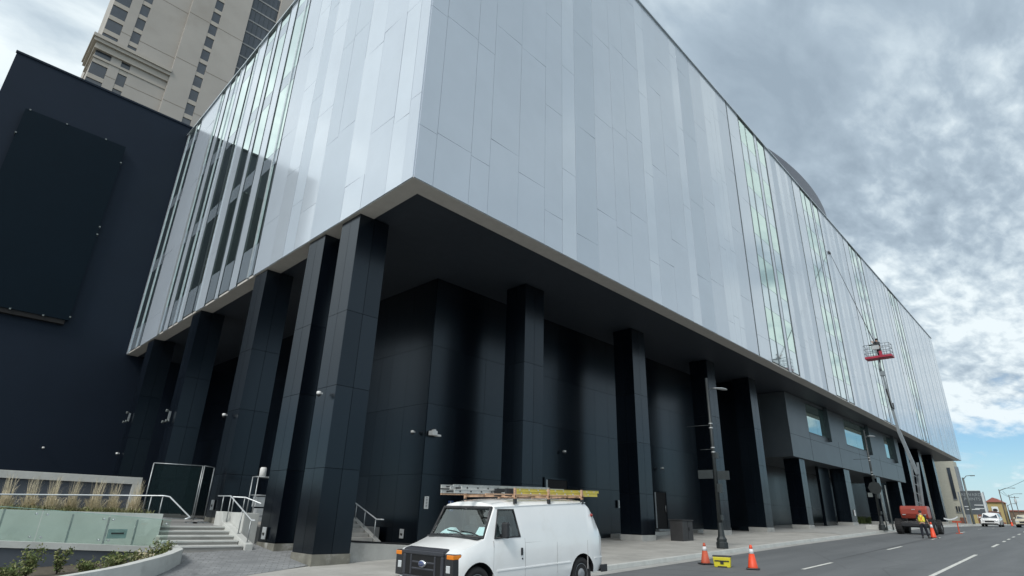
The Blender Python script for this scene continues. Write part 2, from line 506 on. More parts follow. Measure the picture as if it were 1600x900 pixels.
def dup(root, loc, label=None, rot=None):
    r = root.copy()
    col.objects.link(r)
    r.location = loc
    if rot is not None:
        r.rotation_euler = rot
    if label:
        r['label'] = label
    for ch in list(root.children):
        c = ch.copy()
        col.objects.link(c)
        c.parent = r
        for g in list(ch.children):
            d = g.copy()
            col.objects.link(d)
            d.parent = c
    return r


def text(s, name, size, mat, parent, M4, extrude=0.01, local=True, align='CENTER'):
    cu = bpy.data.curves.new(name, 'FONT')
    cu.body = s
    cu.size = size
    cu.extrude = extrude
    cu.align_x = align
    cu.align_y = 'CENTER'
    t = bpy.data.objects.new(name, cu)
    col.objects.link(t)
    bpy.context.view_layer.update()
    me = bpy.data.meshes.new_from_object(t.evaluated_get(bpy.context.evaluated_depsgraph_get()))
    bpy.data.objects.remove(t)
    me.materials.clear()
    me.materials.append(M[mat])
    me.transform(M4)
    o = bpy.data.objects.new(name, me)
    col.objects.link(o)
    if parent:
        o.parent = parent
    return o


def lerp(x, pts):
    if x <= pts[0][0]:
        return pts[0][1]
    for (a, b), (c, d) in zip(pts, pts[1:]):
        if x <= c:
            return b + (d - b) * (x - a) / (c - a)
    return pts[-1][1]


def gz(x):                                   # the street climbs to the right, then levels out
    return lerp(x, [(-60, -1.68), (65, 1.82), (140, 2.62), (400, 3.3), (2000, 5.0)])


def yc(x):                                   # kerb line
    return lerp(x, [(-80, 10.2), (7, 10.85), (14.4, 10.95), (32, 11.7), (52, 12.1), (115, 13.3), (600, 20.0)])


# ------------------------------------------------------------------ ground, road, pavement
XS = [-400, -60, -30, -10, 0, 4, 8, 12, 16, 20, 26, 32, 38, 45, 52, 60, 65, 75, 90, 105, 120, 140, 200, 300, 400, 2000]


def sheet(name, xs, yl, yr, dz, mat, label=None, zfun=None):
    mb = MB()
    vs, fs = [], []
    for x in xs:
        a, b = yl(x), yr(x)
        vs += [(x, a, (zfun or gz)(x) + dz), (x, b, (zfun or gz)(x) + dz)]
    for i in range(len(xs) - 1):
        fs.append((2 * i, 2 * i + 2, 2 * i + 3, 2 * i + 1))
    mb.add(vs, fs)
    return struct(mb, name, mat, label)


sheet('ground', XS, lambda x: -1500, lambda x: 1500, -0.25, 'ground')
sheet('road', [x for x in XS if -100 < x < 500] + [600], lambda x: -16.0, yc, 0.0, 'asphalt')
# sidewalk with a real kerb
xs = [-60, -30, -10, 0, 4, 7, 10, 12, 14.4, 18, 22, 26, 32, 38, 45, 52, 60, 65, 75, 90, 105, 120, 140, 200]
mb = MB()
vs, fs = [], []
for x in xs:
    z = gz(x)
    y = yc(x)
    vs += [(x, y, z - 0.2), (x, y + 0.02, z + 0.13), (x, y + 0.18, z + 0.135)]
for i in range(len(xs) - 1):
    for k in range(2):
        fs.append((3 * i + k, 3 * i + 3 + k, 3 * i + 4 + k, 3 * i + 1 + k))
mb.add(vs, fs)
struct(mb, 'kerb', 'concrete_l')
sheet('sidewalk', xs, lambda x: yc(x) + 0.18, lambda x: 22.0 if x > 8.9 else 16.9, 0.13, 'sidewalk')
# gutter strip of pale concrete along the kerb
sheet('gutter', xs, lambda x: yc(x) - 0.45, lambda x: yc(x), 0.006, 'concrete')
# driveway into the loading bays
mb = MB()
poly = [(41.5, yc(41.5) + 0.2), (43.2, 12.9), (43.6, 14.2), (42.8, 15.6), (41.6, 16.4), (41.5, 18.8), (62.0, 18.8), (62, yc(62) + 0.2)]
mb.add([(x, y, gz(x) + 0.136) for x, y in poly], [list(range(len(poly)))])
struct(mb, 'driveway', 'concrete')
mb = MB()
pl = poly[:6]
for (a, b) in zip(pl, pl[1:]):
    d = V((b[0] - a[0], b[1] - a[1], 0)).normalized()
    nrm = V((-d.y, d.x, 0)) * 0.07
    pa, pb = V((a[0], a[1], gz(a[0]) + 0.14)), V((b[0], b[1], gz(b[0]) + 0.14))
    mb.add([pa - nrm, pb - nrm, pb + nrm, pa + nrm], [(0, 1, 2, 3)])
struct(mb, 'driveway_edge', 'step')
# lane dashes
mb = MB()


def dash(x0, y0, x1, y1, wd=0.12):
    a, b = V((x0, y0, gz(x0) + 0.008)), V((x1, y1, gz(x1) + 0.008))
    d = (b - a)
    d.z = 0
    d.normalize()
    nrm = V((-d.y, d.x, 0)) * wd / 2
    mb.add([a - nrm, b - nrm, b + nrm, a + nrm], [(0, 1, 2, 3)])


for k in range(-3, 10):
    x0 = 20.4 + 11.6 * k
    dash(x0, 7.2 + 0.028 * (x0 - 20), x0 + 3.1, 7.2 + 0.028 * (x0 - 17))
dash(-20, 3.0, 31.9, 4.33, 0.13)
for (a, b) in ((38.3, 41.4), (44.2, 45.6), (47.3, 48.8), (51.0, 52.5), (56, 58), (62, 64), (70, 73), (80, 83), (92, 95)):
    dash(a, 4.33 + 0.025 * (a - 32), b, 4.33 + 0.025 * (b - 32), 0.13)
dash(-60, 0.2, 140, 3.6, 0.12)
dash(44.0, 2.0, 46.5, 2.2, 0.5)
struct(mb, 'road_marking', 'paint')
# a darker repaired trench across the lanes and a drain in the gutter
mb = MB()
mb.add([(24.0, 7.6, gz(24) + 0.004), (25.2, 7.6, gz(25.2) + 0.004), (60, 8.9, gz(60) + 0.004), (60, 8.5, gz(60) + 0.004)], [(0, 1, 2, 3)])
struct(mb, 'road_patch', pm("asphalt_patch", (0.10, 0.105, 0.11), 0.9, var=0.25, scale=30))

# ------------------------------------------------------------------ THE THEATRE
theatre = thing('theatre_building', 'huge angular theatre clad in white panels and glass strips, overhanging black columns', 'theatre', (14.6, 19.2, 0))
ZB, ZT = 11.68, 31.5
C0 = V((8.76, 13.2, 0))
E0 = V((115.6, 14.65, 0))
G0 = V((9.15, 47.3, 0))
uR = (E0 - C0).normalized()
nR = V((uR.y, -uR.x, 0))
uL = (G0 - C0).normalized()
nL = V((-uL.y, uL.x, 0))
LR = (E0 - C0).length
LL = (G0 - C0).length


def panel(mb, P, u, n, s0, s1, z0, z1, depth, th, m, tilt=0.0, gap=0.006):
    a, b = s0 + gap, s1 - gap
    d0, d1 = depth - tilt, depth + tilt
    base = [P + u * a + n * d0, P + u * b + n * d1, P + u * b + n * (d1 - th), P + u * a + n * (d0 - th)]
    lo = [p + V((0, 0, z0 + gap)) for p in base]
    hi = [p + V((0, 0, z1 - gap)) for p in base]
    mb.hexa(lo + hi, m)


def ztopR(s):
    return ZT


def ztopL(s):
    return ZT - 1.25 * min(1.0, s / 12.0)


def clad(name, P, u, n, strips, ztop, seed):
    """white panels: one box per panel, staggered joints"""
    strips = sorted(strips)
    r = random.Random(seed)
    mb = MB()
    last = None
    for (s0, s1, m) in strips:
        if last is not None and s0 - last > 0.05:
            mb.build(name, ['white_gloss', 'white_mid', 'white_flat'], theatre)
            mb = MB()
        last = s1
        zt = ztop(0.5 * (s0 + s1))
        z = ZB
        ph = r.uniform(1.2, 4.6)
        step = r.choice((4.9, 5.2, 5.6, 6.2))
        dpt = 0.04 + r.uniform(-0.0015, 0.0015)
        first = True
        while z < zt - 0.05:
            z1 = z + (ph if first else step)
            first = False
            if z1 > zt - 0.8:
                z1 = zt
            panel(mb, P, u, n, s0, s1, z, z1, dpt, 0.10, m, r.uniform(-0.004, 0.004) * (s1 - s0))
            z = z1
    return mb.build(name, ['white_gloss', 'white_mid', 'white_flat'], theatre)


def glass_band(P, u, n, items, ztop, z0=ZB + 0.12, spl=1.35, fl=3.96, first_sp=1.6, sfx=''):
    """items: (s0, s1, kind) with g = glass, m = mullion, f = silver fin"""
    gb, mu = MB(), MB()
    for (s0, s1, k) in items:
        zt = ztop(0.5 * (s0 + s1)) - 0.15
        if k == 'g':
            z = z0
            i = 0
            while z < zt - 0.05:
                h = (first_sp if i == 0 else spl) if i % 2 == 0 else fl - spl
                z1 = min(z + h, zt)
                panel(gb, P, u, n, s0, s1, z, z1, 0.025, 0.06, 1 if i % 2 == 0 else 0, rnd.uniform(-0.003, 0.003), 0.012)
                z = z1
                i += 1
        elif k == 'm':
            panel(mu, P, u, n, s0, s1, ZB + 0.02, zt + 0.1, 0.06, 0.12, 0, 0, max(0.0, (s1 - s0 - 0.06) / 2))
        else:
            panel(mu, P, u, n, s0, s1, ZB + 0.02, zt + 0.1, 0.07, 0.14, 1, 0, 0.0)
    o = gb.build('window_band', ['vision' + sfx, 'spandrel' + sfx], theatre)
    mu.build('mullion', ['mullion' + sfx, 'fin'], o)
    return o


# ---- right-hand (street) facade, s = x - 8.76
stR = []
bandsX = [(36.0, 43.6), (49.8, 57.4), (65.4, 72.9), (83.4, 91.0)]
edges = [8.76, 9.5, 11.05, 11.96, 13.5, 15.06, 16.2]
mts = [1, 1, 1, 1, 1, 1]
x = 16.2
r5 = random.Random(21)
while x < 35.0:
    x += r5.choice((0.75, 0.95, 1.3, 1.55, 1.75))
    edges.append(min(x, 36.0))
edges[-1] = 36.0
for i in range(len(edges) - 1):
    wd = edges[i + 1] - edges[i]
    m_ = 1 if i < 6 else (0 if wd < 1.0 else r5.choice((1, 1, 2)))
    stR.append((edges[i] - 8.76, edges[i + 1] - 8.76, m_))
for (a, b) in [(43.6, 49.8), (57.4, 65.4), (72.9, 83.4), (91.0, 115.6)]:
    x = a
    k = 0
    while x < b - 0.01:
        w_ = (0.75, 1.1)[k % 2] * r5.uniform(0.85, 1.3)
        x1 = min(x + w_, b)
        if b - x1 < 0.5:
            x1 = b
        stR.append((x - 8.76, x1 - 8.76, (0, 2, 0, 1)[k % 4]))
        x = x1
        k += 1
for (a, b) in bandsX:
    f = (b - a) / 7.6
    items = []
    for (p, q, k) in [(0, .18, 'm'), (2.2, 2.32, 'm'), (2.32, 3.5, 'g'), (3.5, 3.58, 'm'), (3.58, 5.2, 'g'), (5.2, 5.3, 'm'), (5.8, 5.86, 'm'), (5.86, 7.3, 'g'), (7.3, 7.6, 'm')]:
        items.append((a - 8.76 + p * f, a - 8.76 + q * f, k))
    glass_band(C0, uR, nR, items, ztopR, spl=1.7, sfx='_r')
    stR.append((a - 8.76 + .18 * f, a - 8.76 + 2.2 * f, 0))
    stR.append((a - 8.76 + 5.3 * f, a - 8.76 + 5.8 * f, 0))
clad('panel_cladding', C0, uR, nR, stR, ztopR, 3)

# ---- left facade, s = y - 13.2
stL = []
for (a, b, m_) in [(13.2, 13.8, 1), (13.8, 14.75, 0), (14.75, 16.3, 1), (16.3, 17.7, 0), (17.7, 19.0, 2), (19.0, 20.0, 2), (20.0, 21.4, 0), (21.4, 22.4, 2), (22.4, 23.7, 0), (23.7, 25.4, 1), (27.4, 28.35, 0), (29.75, 30.3, 0), (31.7, 33.0, 0), (35.25, 36.0, 0), (37.95, 38.85, 0), (40.0, 43.9, 1), (46.9, 47.3, 1)]:
    stL.append((a - 13.2, b - 13.2, m_))
clad('panel_cladding', C0, uL, nL, stL, ztopL, 5)
for grp in ([(25.4, 25.5, 'm'), (25.5, 25.95, 'g'), (25.95, 26.1, 'f'), (26.1, 27.35, 'g'), (27.35, 27.4, 'm')],
            [(28.35, 28.42, 'm'), (28.42, 29.7, 'g'), (29.7, 29.75, 'm')],
            [(30.3, 30.37, 'm'), (30.37, 31.65, 'g'), (31.65, 31.7, 'm')],
            [(33.0, 33.1, 'f'), (33.1, 33.6, 'g'), (33.6, 33.7, 'm'), (33.7, 35.2, 'g'), (35.2, 35.25, 'm')],
            [(36.0, 36.1, 'f'), (36.1, 36.85, 'g'), (36.85, 36.95, 'f'), (36.95, 37.9, 'g'), (37.9, 37.95, 'm')],
            [(38.85, 38.95, 'm'), (38.95, 39.6, 'g'), (39.6, 40.0, 'f')],
            [(43.9, 44.0, 'm'), (44.0, 44.95, 'g'), (44.95, 45.1, 'f'), (45.1, 46.8, 'g'), (46.8, 46.9, 'f')]):
    glass_band(C0, uL, nL, [(a - 13.2, b - 13.2, k) for a, b, k in grp], ztopL, spl=0.9, fl=5.3)

# ---- body behind the cladding, roof, parapet caps
mb = MB()
bi = 0.16
pts = [C0 + uR * bi + uL * bi, E0 + uL * bi - uR * 0.02, V((115.0, 60, 0)), V((9.2, 60, 0)) + uR * bi, G0 + uR * bi]
mb.add([p + V((0, 0, ZB + 0.10)) for p in pts] + [p + V((0, 0, ZT - 1.45)) for p in pts],
       [[0, 1, 2, 3, 4], [5, 6, 7, 8, 9]] + [[i, (i + 1) % 5, 5 + (i + 1) % 5, 5 + i] for i in range(5)])
mb.build('building_core', 'joint', theatre)
mb = MB()
mb.ob(C0 + nR * 0.14 + V((0, 0, ZT)) - uR * 0.0, uR * LR, -nR * 0.5, V((0, 0, 0.07)))
mb.ob(C0 + nR * 0.0 + V((0, 0, ZT - 1.5)) + uL * 0.2, uR * LR, -nR * 0.08, V((0, 0, 1.5)))
for s0, s1 in ((0.6, 12.0), (12.0, LL)):
    a, b = C0 + uL * s0 + nL * 0.14, C0 + uL * s1 + nL * 0.14
    za, zb_ = ztopL(s0), ztopL(s1)
    q = -nL * 0.5
    mb.hexa([a + V((0, 0, za)), b + V((0, 0, zb_)), b + q + V((0, 0, zb_)), a + q + V((0, 0, za)), a + V((0, 0, za + .1)), b + V((0, 0, zb_ + .1)), b + q + V((0, 0, zb_ + .1)), a + q + V((0, 0, za + .1))])
mb.build('parapet_cap', 'fin', theatre)
# far end wall of the white volume
mb = MB()
panel(mb, E0 + uR * 0.0, V((0, 1, 0)), V((1, 0, 0)), 0.05, 40, ZB, ZT, 0.05, 0.1, 0)
mb.build('end_wall', 'white_mid', theatre)
# drum on the roof
mb = MB()
cx, cy_, rr = 66.0, 16.6 + 58.0, 58.0
angs = [-math.pi / 2 + R(-17 + 36 * k / 48) for k in range(49)]
ring = [(cx + rr * math.cos(a), cy_ + rr * math.sin(a)) for a in angs] + [(84.0, 32.0), (49.0, 32.0)]
n = len(ring)
mb.add([(a, b, 30.2) for a, b in ring] + [(a, b, 40.0) for a, b in ring], [[k, (k + 1) % n, n + (k + 1) % n, n + k] for k in range(n)] + [list(range(n, 2 * n))], 0, False)
mb.build('roof_drum', pm("drum_grey", (0.12, 0.13, 0.16), 0.5, 0.2, 0.05), theatre)

# ---- soffit: pale edge strip, dark field, small round downlights
mb = MB()
wv = 0.68
zs = ZB - 0.02
mb.hexa([C0 + uR * 0 + V((0, 0, zs)), C0 + uR * LR + V((0, 0, zs)), C0 + uR * LR - nR * wv + V((0, 0, zs)), C0 + uR * wv - nR * wv + V((0, 0, zs)),
         C0 + V((0, 0, zs + .1)), C0 + uR * LR + V((0, 0, zs + .1)), C0 + uR * LR - nR * wv + V((0, 0, zs + .1)), C0 + uR * wv - nR * wv + V((0, 0, zs + .1))])
mb.hexa([C0 + V((0, 0, zs)), C0 + uR * wv - nR * wv + V((0, 0, zs)), G0 - nL * wv + V((0, 0, zs)), G0 + V((0, 0, zs)),
         C0 + V((0, 0, zs + .1)), C0 + uR * wv - nR * wv + V((0, 0, zs + .1)), G0 - nL * wv + V((0, 0, zs + .1)), G0 + V((0, 0, zs + .1))])
mb.build('soffit_edge', 'trim', theatre)
mb = MB()
q0 = C0 + uR * wv - nR * wv
mb.add([q0 + V((0, 0, ZB + .03)), E0 - nR * wv + V((0, 0, ZB + .03)), V((115.5, 24, ZB + .03)), V((15, 24, ZB + .03)), V((15, 47.3, ZB + .03)), G0 - nL * wv + V((0, 0, ZB + .03))], [[0, 1, 2, 3, 4, 5]])
mb.build('soffit', 'soffit', theatre)
for (x, y) in ((10.6, 29.5), (10.6, 37.5), (10.9, 44.0)):
    mb = MB()
    mb.lathe([(0.10, ZB - 0.02), (0.13, ZB - 0.02), (0.13, ZB + 0.02)], (x, y, 0), 14)
    mb.build('downlight', 'white', theatre)


# ---- black columns: dark core, panels with open joints, plinth
def column(x0, x1, y0, y1, zg, zt, zp=0.28):
    mb = MB()
    mb.box(x0 + 0.03, x1 - 0.03, y0 + 0.03, y1 - 0.03, zg + zp, zt, 2)
    zs_ = [zg + zp]
    for zj in (3.05, 5.55, 8.05):
        if zs_[-1] + 0.5 < zj < zt - 0.4:
            zs_.append(zj)
    zs_.append(zt)
    for a, b in zip(zs_, zs_[1:]):
        for f0, f1, mi in ((0, 0.5, 0), (0.5, 1, 1)):
            g = 0.007
            wx, wy = x1 - x0, y1 - y0
            mi2 = 0 if rnd.random() < 0.5 else 1
            mb.box(x0 + wx * f0 + g * (f0 > 0), x0 + wx * f1 - g * (f1 < 1), y0, y0 + 0.028, a + g, b - g, mi2)
            mb.box(x0 + wx * f0 + g * (f0 > 0), x0 + wx * f1 - g * (f1 < 1), y1 - 0.028, y1, a + g, b - g, mi2)
            mb.box(x0, x0 + 0.028, y0 + 0.029 + (wy - 0.058) * f0 + g * (f0 > 0), y0 + 0.029 + (wy - 0.058) * f1 - g * (f1 < 1), a + g, b - g, mi2)
            mb.box(x1 - 0.028, x1, y0 + 0.029 + (wy - 0.058) * f0 + g * (f0 > 0), y0 + 0.029 + (wy - 0.058) * f1 - g * (f1 < 1), a + g, b - g, mi2)
    c = mb.build('column', ['black', 'black2', 'gap'], theatre)
    pb = MB()
    pb.box(x0 - 0.03, x1 + 0.02, y0 - 0.03, y1 + 0.02, zg - 0.5, zg + zp)
    pb.build('plinth', 'concrete_d' if x0 < 9 else 'concrete', c, bevel=0.01)
    return c


column(8.92, 10.12, 16.5, 17.72, 0.38, ZB, 0.30)
column(8.92, 10.12, 18.95, 20.2, 0.60, ZB, 0.24)
column(8.96, 10.16, 24.1, 25.35, 1.25, ZB, 0.22)
column(9.06, 10.3, 32.5, 33.75, 1.25, ZB, 0.22)
column(9.16, 10.4, 41.0, 42.25, 1.25, ZB, 0.22)
for (x0, x1, zt) in ((17.58, 18.82, ZB), (26.15, 27.4, ZB), (34.9, 36.0, ZB), (41.4, 42.6, ZB), (49.4, 50.55, 6.66), (60.6, 62.2, 6.66), (71.5, 72.8, 6.66), (80.5, 81.7, 6.66), (87.5, 88.8, ZB), (95.2, 96.5, ZB), (104.0, 105.3, ZB)):
    column(x0, x1, 16.55, 17.75, gz(x0) + 0.13, zt)


# ---- black recessed wall in tall panels
def black_wall(name, P, u, n, L, z0, z1, seed, openings=()):
    r = random.Random(seed)
    mb = MB()
    mb.ob(P + V((0, 0, z0)) - n * 0.02, u * L, -n * 0.25, V((0, 0, z1 - z0)), 2)
    s = 0.0
    while s < L - 0.01:
        w_ = r.choice((0.9, 1.25, 1.25, 1.6))
        s1 = min(s + w_, L)
        if L - s1 < 0.4:
            s1 = L
        z = z0
        for zj in (3.3, 6.1, 8.6, z1):
            zj = min(zj, z1)
            if zj > z + 0.3:
                panel(mb, P, u, n, s, s1, z, zj, 0.02, 0.04, r.randint(0, 1), r.uniform(-0.002, 0.002), 0.006)
                z = zj
        s = s1
    return mb.build(name, ['black', 'black2', 'gap'], theatre)


black_wall('recessed_wall', V((14.6, 19.2, 0)), V((0, 1, 0)), V((-1, 0, 0)), 28.0, 0.55, ZB + 0.02, 11)
dR = V((106.0 - 14.6, 20.2 - 19.2, 0))
black_wall('recessed_wall', V((14.6, 19.2, 0)), dR.normalized(), V((dR.y, -dR.x, 0)).normalized(), 27.6, 0.55, ZB + 0.02, 12)
black_wall('recessed_wall', V((42.3, 20.9, 0)), dR.normalized(), V((dR.y, -dR.x, 0)).normalized(), 64.0, 0.9, ZB + 0.02, 13)
# loading-bay end wall beside the first column under the block, and deep bay walls
for bxs in ((42.0, 42.3, 18.0, 21.0, 1.0, ZB), (57.3, 60.0, 17.7, 17.95, gz(58) + 0.13, 6.66), (105.6, 106.0, 18.2, 47, gz(105), ZB)):
    mb = MB()
    mb.box(*bxs)
    mb.build('bay_wall', 'black2', theatre)
# concrete base strip below the recessed wall
mb = MB()
for (a, b) in ((17.0, 26.0), (27.5, 34.8), (36.1, 41.3)):
    mb = MB()
    mb.hexa([(a, 18.75, gz(a)), (b, 18.95, gz(b)), (b, 19.6, gz(b)), (a, 19.35, gz(a)), (a, 18.75, gz(a) + .32), (b, 18.95, gz(b) + .32), (b, 19.6, gz(b) + .32), (a, 19.35, gz(a) + .32)])
    mb.build('wall_base', 'concrete', theatre)


# ---- doors in the black wall
def door(x0, x1, y, z0, z1):
    mb = MB()
    mb.box(x0, x1, y - 0.03, y + 0.05, z0, z1)
    d = mb.build('door', 'gap', theatre)
    f = MB()
    f.box(x0 - 0.08, x0, y - 0.07, y + 0.03, z0, z1 + 0.08)
    f.box(x1, x1 + 0.08, y - 0.07, y + 0.03, z0, z1 + 0.08)
    f.box(x0, x1, y - 0.07, y + 0.03, z1, z1 + 0.08)
    f.box(x0 + 0.02, x0 + 0.14, y - 0.08, y - 0.03, z0 + 0.05, z1 - 0.03, 1)
    f.box(x0 - 0.08, x1 + 0.08, y - 0.30, y - 0.075, z0 - 0.1, z0, 1)
    f.build('door_frame', ['black2', 'galv'], d)
    h = MB()
    h.tube([(x1 - 0.2, y - 0.1, z0 + 0.95), (x1 - 0.2, y - 0.1, z0 + 1.35)], 0.02, 6)
    h.build('handle', 'steel', d)


door(22.05, 23.7, 19.24, 1.25, 3.55)
door(32.1, 33.45, 19.36, 1.35, 3.42)

# ---- graphite storey hung under the soffit, with three tinted windows
mb = MB()
bx0, bx1, by0, by1, bz0, bz1 = 47.7, 83.45, 16.35, 24.0, 6.68, ZB - 0.005
win = [(52.2, 57.0), (62.4, 69.9), (76.9, 80.4)]
zw0, zw1 = 8.95, 11.45
xe = [bx0] + [v for p in win for v in p] + [bx1]
mb.box(bx0, bx1, by0, by1, bz0, zw0)
mb.box(bx0, bx1, by0, by1, zw1, bz1)
for a, b in ((bx0, win[0][0]), (win[0][1], win[1][0]), (win[1][1], win[2][0]), (win[2][1], bx1)):
    mb.box(a, b, by0, by1, zw0, zw1)
for a, b in win:
    mb.box(a, b, by0 + 0.16, by1, zw0, zw1)
blk = mb.build('upper_storey', 'grey_panel', theatre)
mb = MB()
for xj in (47.7, 52.2, 59.7, 66, 73.4, 80.4):
    mb.box(xj - 0.01, xj + 0.01, by0 - 0.006, by0 + 0.01, bz0, zw0, 0)
mb.box(bx0, bx1, by0 - 0.006, by0 + 0.01, zw0 - 0.55, zw0 - 0.53)
mb.build('panel_seam', 'gap', blk)
for (a, b) in win:
    g = MB()
    nn = 2
    for k in range(nn):
        g.box(a + (b - a) * k / nn + 0.012, a + (b - a) * (k + 1) / nn - 0.012, by0 + 0.07, by0 + 0.10, zw0 + 0.05, zw1 - 0.05)
    wo = g.build('window', pm("teal_glass", (0.36, 0.50, 0.46), 0.03, 0.9, 0.05), theatre)
    f = MB()
    f.box(a, b, by0 - 0.03, by0 + 0.15, zw0 - 0.02, zw0 + 0.05)
    f.box(b - 0.12, b + 0.02, by0 - 0.30, by0 + 0.15, zw0 - 0.3, zw1 + 0.22)
    f.box(a, a + 0.06, by0 + 0.02, by0 + 0.15, zw0 + 0.05, zw1)
    f.build('frame', 'mullion', wo)

# ------------------------------------------------------------------ dark annex with the screen (left)
annex = thing('dark_annex', 'plain dark navy wing with a black screen, left of the glass facade', 'building', (3, 47.2, 0))
mb = MB()
mb.box(-2.3, 14.5, 47.35, 70, -0.5, 31.1)
mb.build('wall', 'annex', annex)
mb = MB()
mb.box(-2.36, 9.3, 47.28, 47.5, 31.1, 31.25)
mb.build('coping', 'annex', annex)
mb = MB()
mb.box(-0.75, 5.3, 46.95, 47.2, 13.15, 27.0)
scr = mb.build('screen', 'screen', annex)
mb = MB()
for (x, z) in ((-0.5, 27.0), (1.6, 27.0), (4.0, 27.0), (5.3, 25.6), (5.3, 20.2), (5.3, 19.6), (5.3, 13.4), (-0.75, 25.0), (3.9, 13.15), (2.2, 13.15), (0.3, 13.15)):
    mb = MB()
    mb.box(x - 0.05, x + 0.05, 46.92, 47.34, z - 0.05, z + 0.05)
    mb.build('bracket', 'pole_grey', scr)
mb = MB()
mb.box(-0.6, 5.1, 47.0, 47.34, 12.85, 13.14)
mb.build('cable_tray', 'gap', scr)

# ------------------------------------------------------------------ hotel tower
tower = thing('hotel_tower', 'tall beige hotel tower with narrow window columns and a cornice, rising behind', 'tower', (12, 100, 0))
TY = 100.0
mb = MB()
TX0, TXM, TXR, TXE = 3.5, 14.0, 23.6, 29.0
colA = (3.5, 5.7)
colB = (7.15, 8.45)
colC = (17.55, 18.95)


def wall_with_strips(x0, x1, y, holes, z0, z1, dep=20):
    xs_ = [x0] + [v for h in holes for v in h] + [x1]
    for k in range(0, len(xs_), 2):
        if xs_[k + 1] - xs_[k] > 0.01:
            mb.box(xs_[k], xs_[k + 1], y, y + dep, z0, z1)
    for a, b in holes:
        mb.box(a, b, y + 0.35, y + dep, z0, z1)


wall_with_strips(TX0, TXM, TY, [colA, colB], 20, 130)
wall_with_strips(TXM, TXR, TY - 0.7, [colC], 20, 130, 20.7)
mb.box(TXR, TXE + 0.1, TY + 0.5, TY + 20, 20, 130)
mb.box(TXE, 40, TY - 0.3, TY + 20, 20, 130)
mb.build('wall', 'beige', tower)
FL = 3.05
z00 = 71.3 - 12 * FL
for (a, b), y in ((colA, TY), (colB, TY), (colC, TY - 0.7)):
    for k in range(4, 20):
        zc = z00 + k * FL
        g = MB()
        g.box(a + 0.03, b - 0.03, y + 0.18, y + 0.24, zc + 0.35, zc + 2.55)
        wo = g.build('window', 'tglass', tower)
        f = MB()
        f.box(a, b, y + 0.05, y + 0.34, zc - 0.48, zc + 0.33)
        f.box(a, b, y + 0.12, y + 0.17, zc + 0.33, zc + 0.39, 1)
        f.build('sill', ['beige2', 'tframe'], wo)
# ribbon-window bay on the right
for k in range(8, 22):
    zc = z00 + k * FL
    g = MB()
    g.box(TXR + 0.02, TXE, TY + 0.40, TY + 0.49, zc + 0.25, zc + 2.95)
    wo = g.build('window', 'tglass', tower)
    f = MB()
    f.box(TXR + 0.01, TXE - 0.01, TY + 0.30, TY + 0.39, zc - 0.08, zc + 0.24)
    for j in range(6):
        xx = TXR + (TXE - TXR) * (j + 0.5) / 6
        f.box(xx - 0.05, xx + 0.05, TY + 0.34, TY + 0.395, zc + 0.24, zc + 2.96, 1)
    f.build('frame', ['tframe', 'mullion'], wo)
mb = MB()
for k, (p, a, b) in enumerate(((0.35, 70.2, 71.3), (0.75, 71.3, 71.9), (1.0, 71.9, 72.5))):
    mb.box(TX0 - p, TXM, TY - p, TY + 8, a, b)
mb.box(TX0 - 0.12, TXM, TY - 0.12, TY + 8, 68.6, 69.0)
mb.build('cornice', 'beige2', tower)
mb = MB()
for z in (66.2, 57.0, 75.5, 86.0):
    for (a, b, y) in ((5.7, 7.15, TY), (8.45, 14, TY), (14, 17.55, TY - 0.7), (18.95, 23.6, TY - 0.7)):
        mb.box(a, b, y - 0.02, y + 0.02, z, z + 0.12)
mb.build('band_joint', pm("tower_joint", (0.25, 0.22, 0.19), 0.9), tower)

# ------------------------------------------------------------------ lower court, steps, plaza (left)
KERBPTS = [(6.05, 19.1), (5.84, 17.95), (5.39, 17.28), (4.98, 16.78), (4.52, 16.35), (4.2, 16.16), (3.86, 15.98), (3.42, 15.75), (2.97, 15.55), (0, 14.6), (-3, 13.8)]


def pz(x, y):
    return gz(x) + 0.136 + max(0.0, y - 16.45) * 0.098


mb = MB()
gx = [-3, -2, -1, 0, 1, 2, 2.6, 3.2, 3.8, 4.4, 5, 5.5, 6.0, 6.34, 6.36, 7, 8, 8.9, 10.15]
bound = lambda x: lerp(x, [(-3, 10.9), (0, 11.9), (2, 13.0), (7.06, 15.75), (8.83, 16.6), (10.2, 16.8)])
ktop = lambda x: 20.6 if x > 6.35 else max(bound(x) + .02, lerp(x, sorted(KERBPTS)))
vs = []
for x in gx:
    for k in range(9):
        y = bound(x) + (ktop(x) - bound(x)) * k / 8
        vs.append((x, y, pz(x, y)))
fs = [(i * 9 + k, (i + 1) * 9 + k, (i + 1) * 9 + k + 1, i * 9 + k + 1) for i in range(len(gx) - 1) for k in range(8)]
mb.add(vs, fs)
struct(mb, 'paving', 'pavers')
mb = MB()
mb.box(-20, 14.4, 21.45, 47.3, 0.2, 1.27)
mb.box(8.5, 10.6, 20.46, 21.445, 0.2, 1.26)
struct(mb, 'plaza', 'plaza')

# front steps
steps = thing('stone_steps', 'wide flight of five pale stone steps up to the plaza', 'steps', (7.1, 19.4, 0.6))
for k in range(5):
    mb = MB()
    z1 = 0.66 + 0.122 * (k + 1)
    y0 = 19.42 + 0.44 * k
    x0, x1 = 6.0, 8.12 + 0.02 * k
    mb.box(x0, x1, y0 - 0.03, y0 + 0.46, z1 - 0.05, z1, 0)
    mb.box(x0, x1, y0, y0 + 0.44, 0.3, z1 - 0.05, 1)
    mb.build('step', ['concrete_l', 'step'], steps, bevel=0.008)
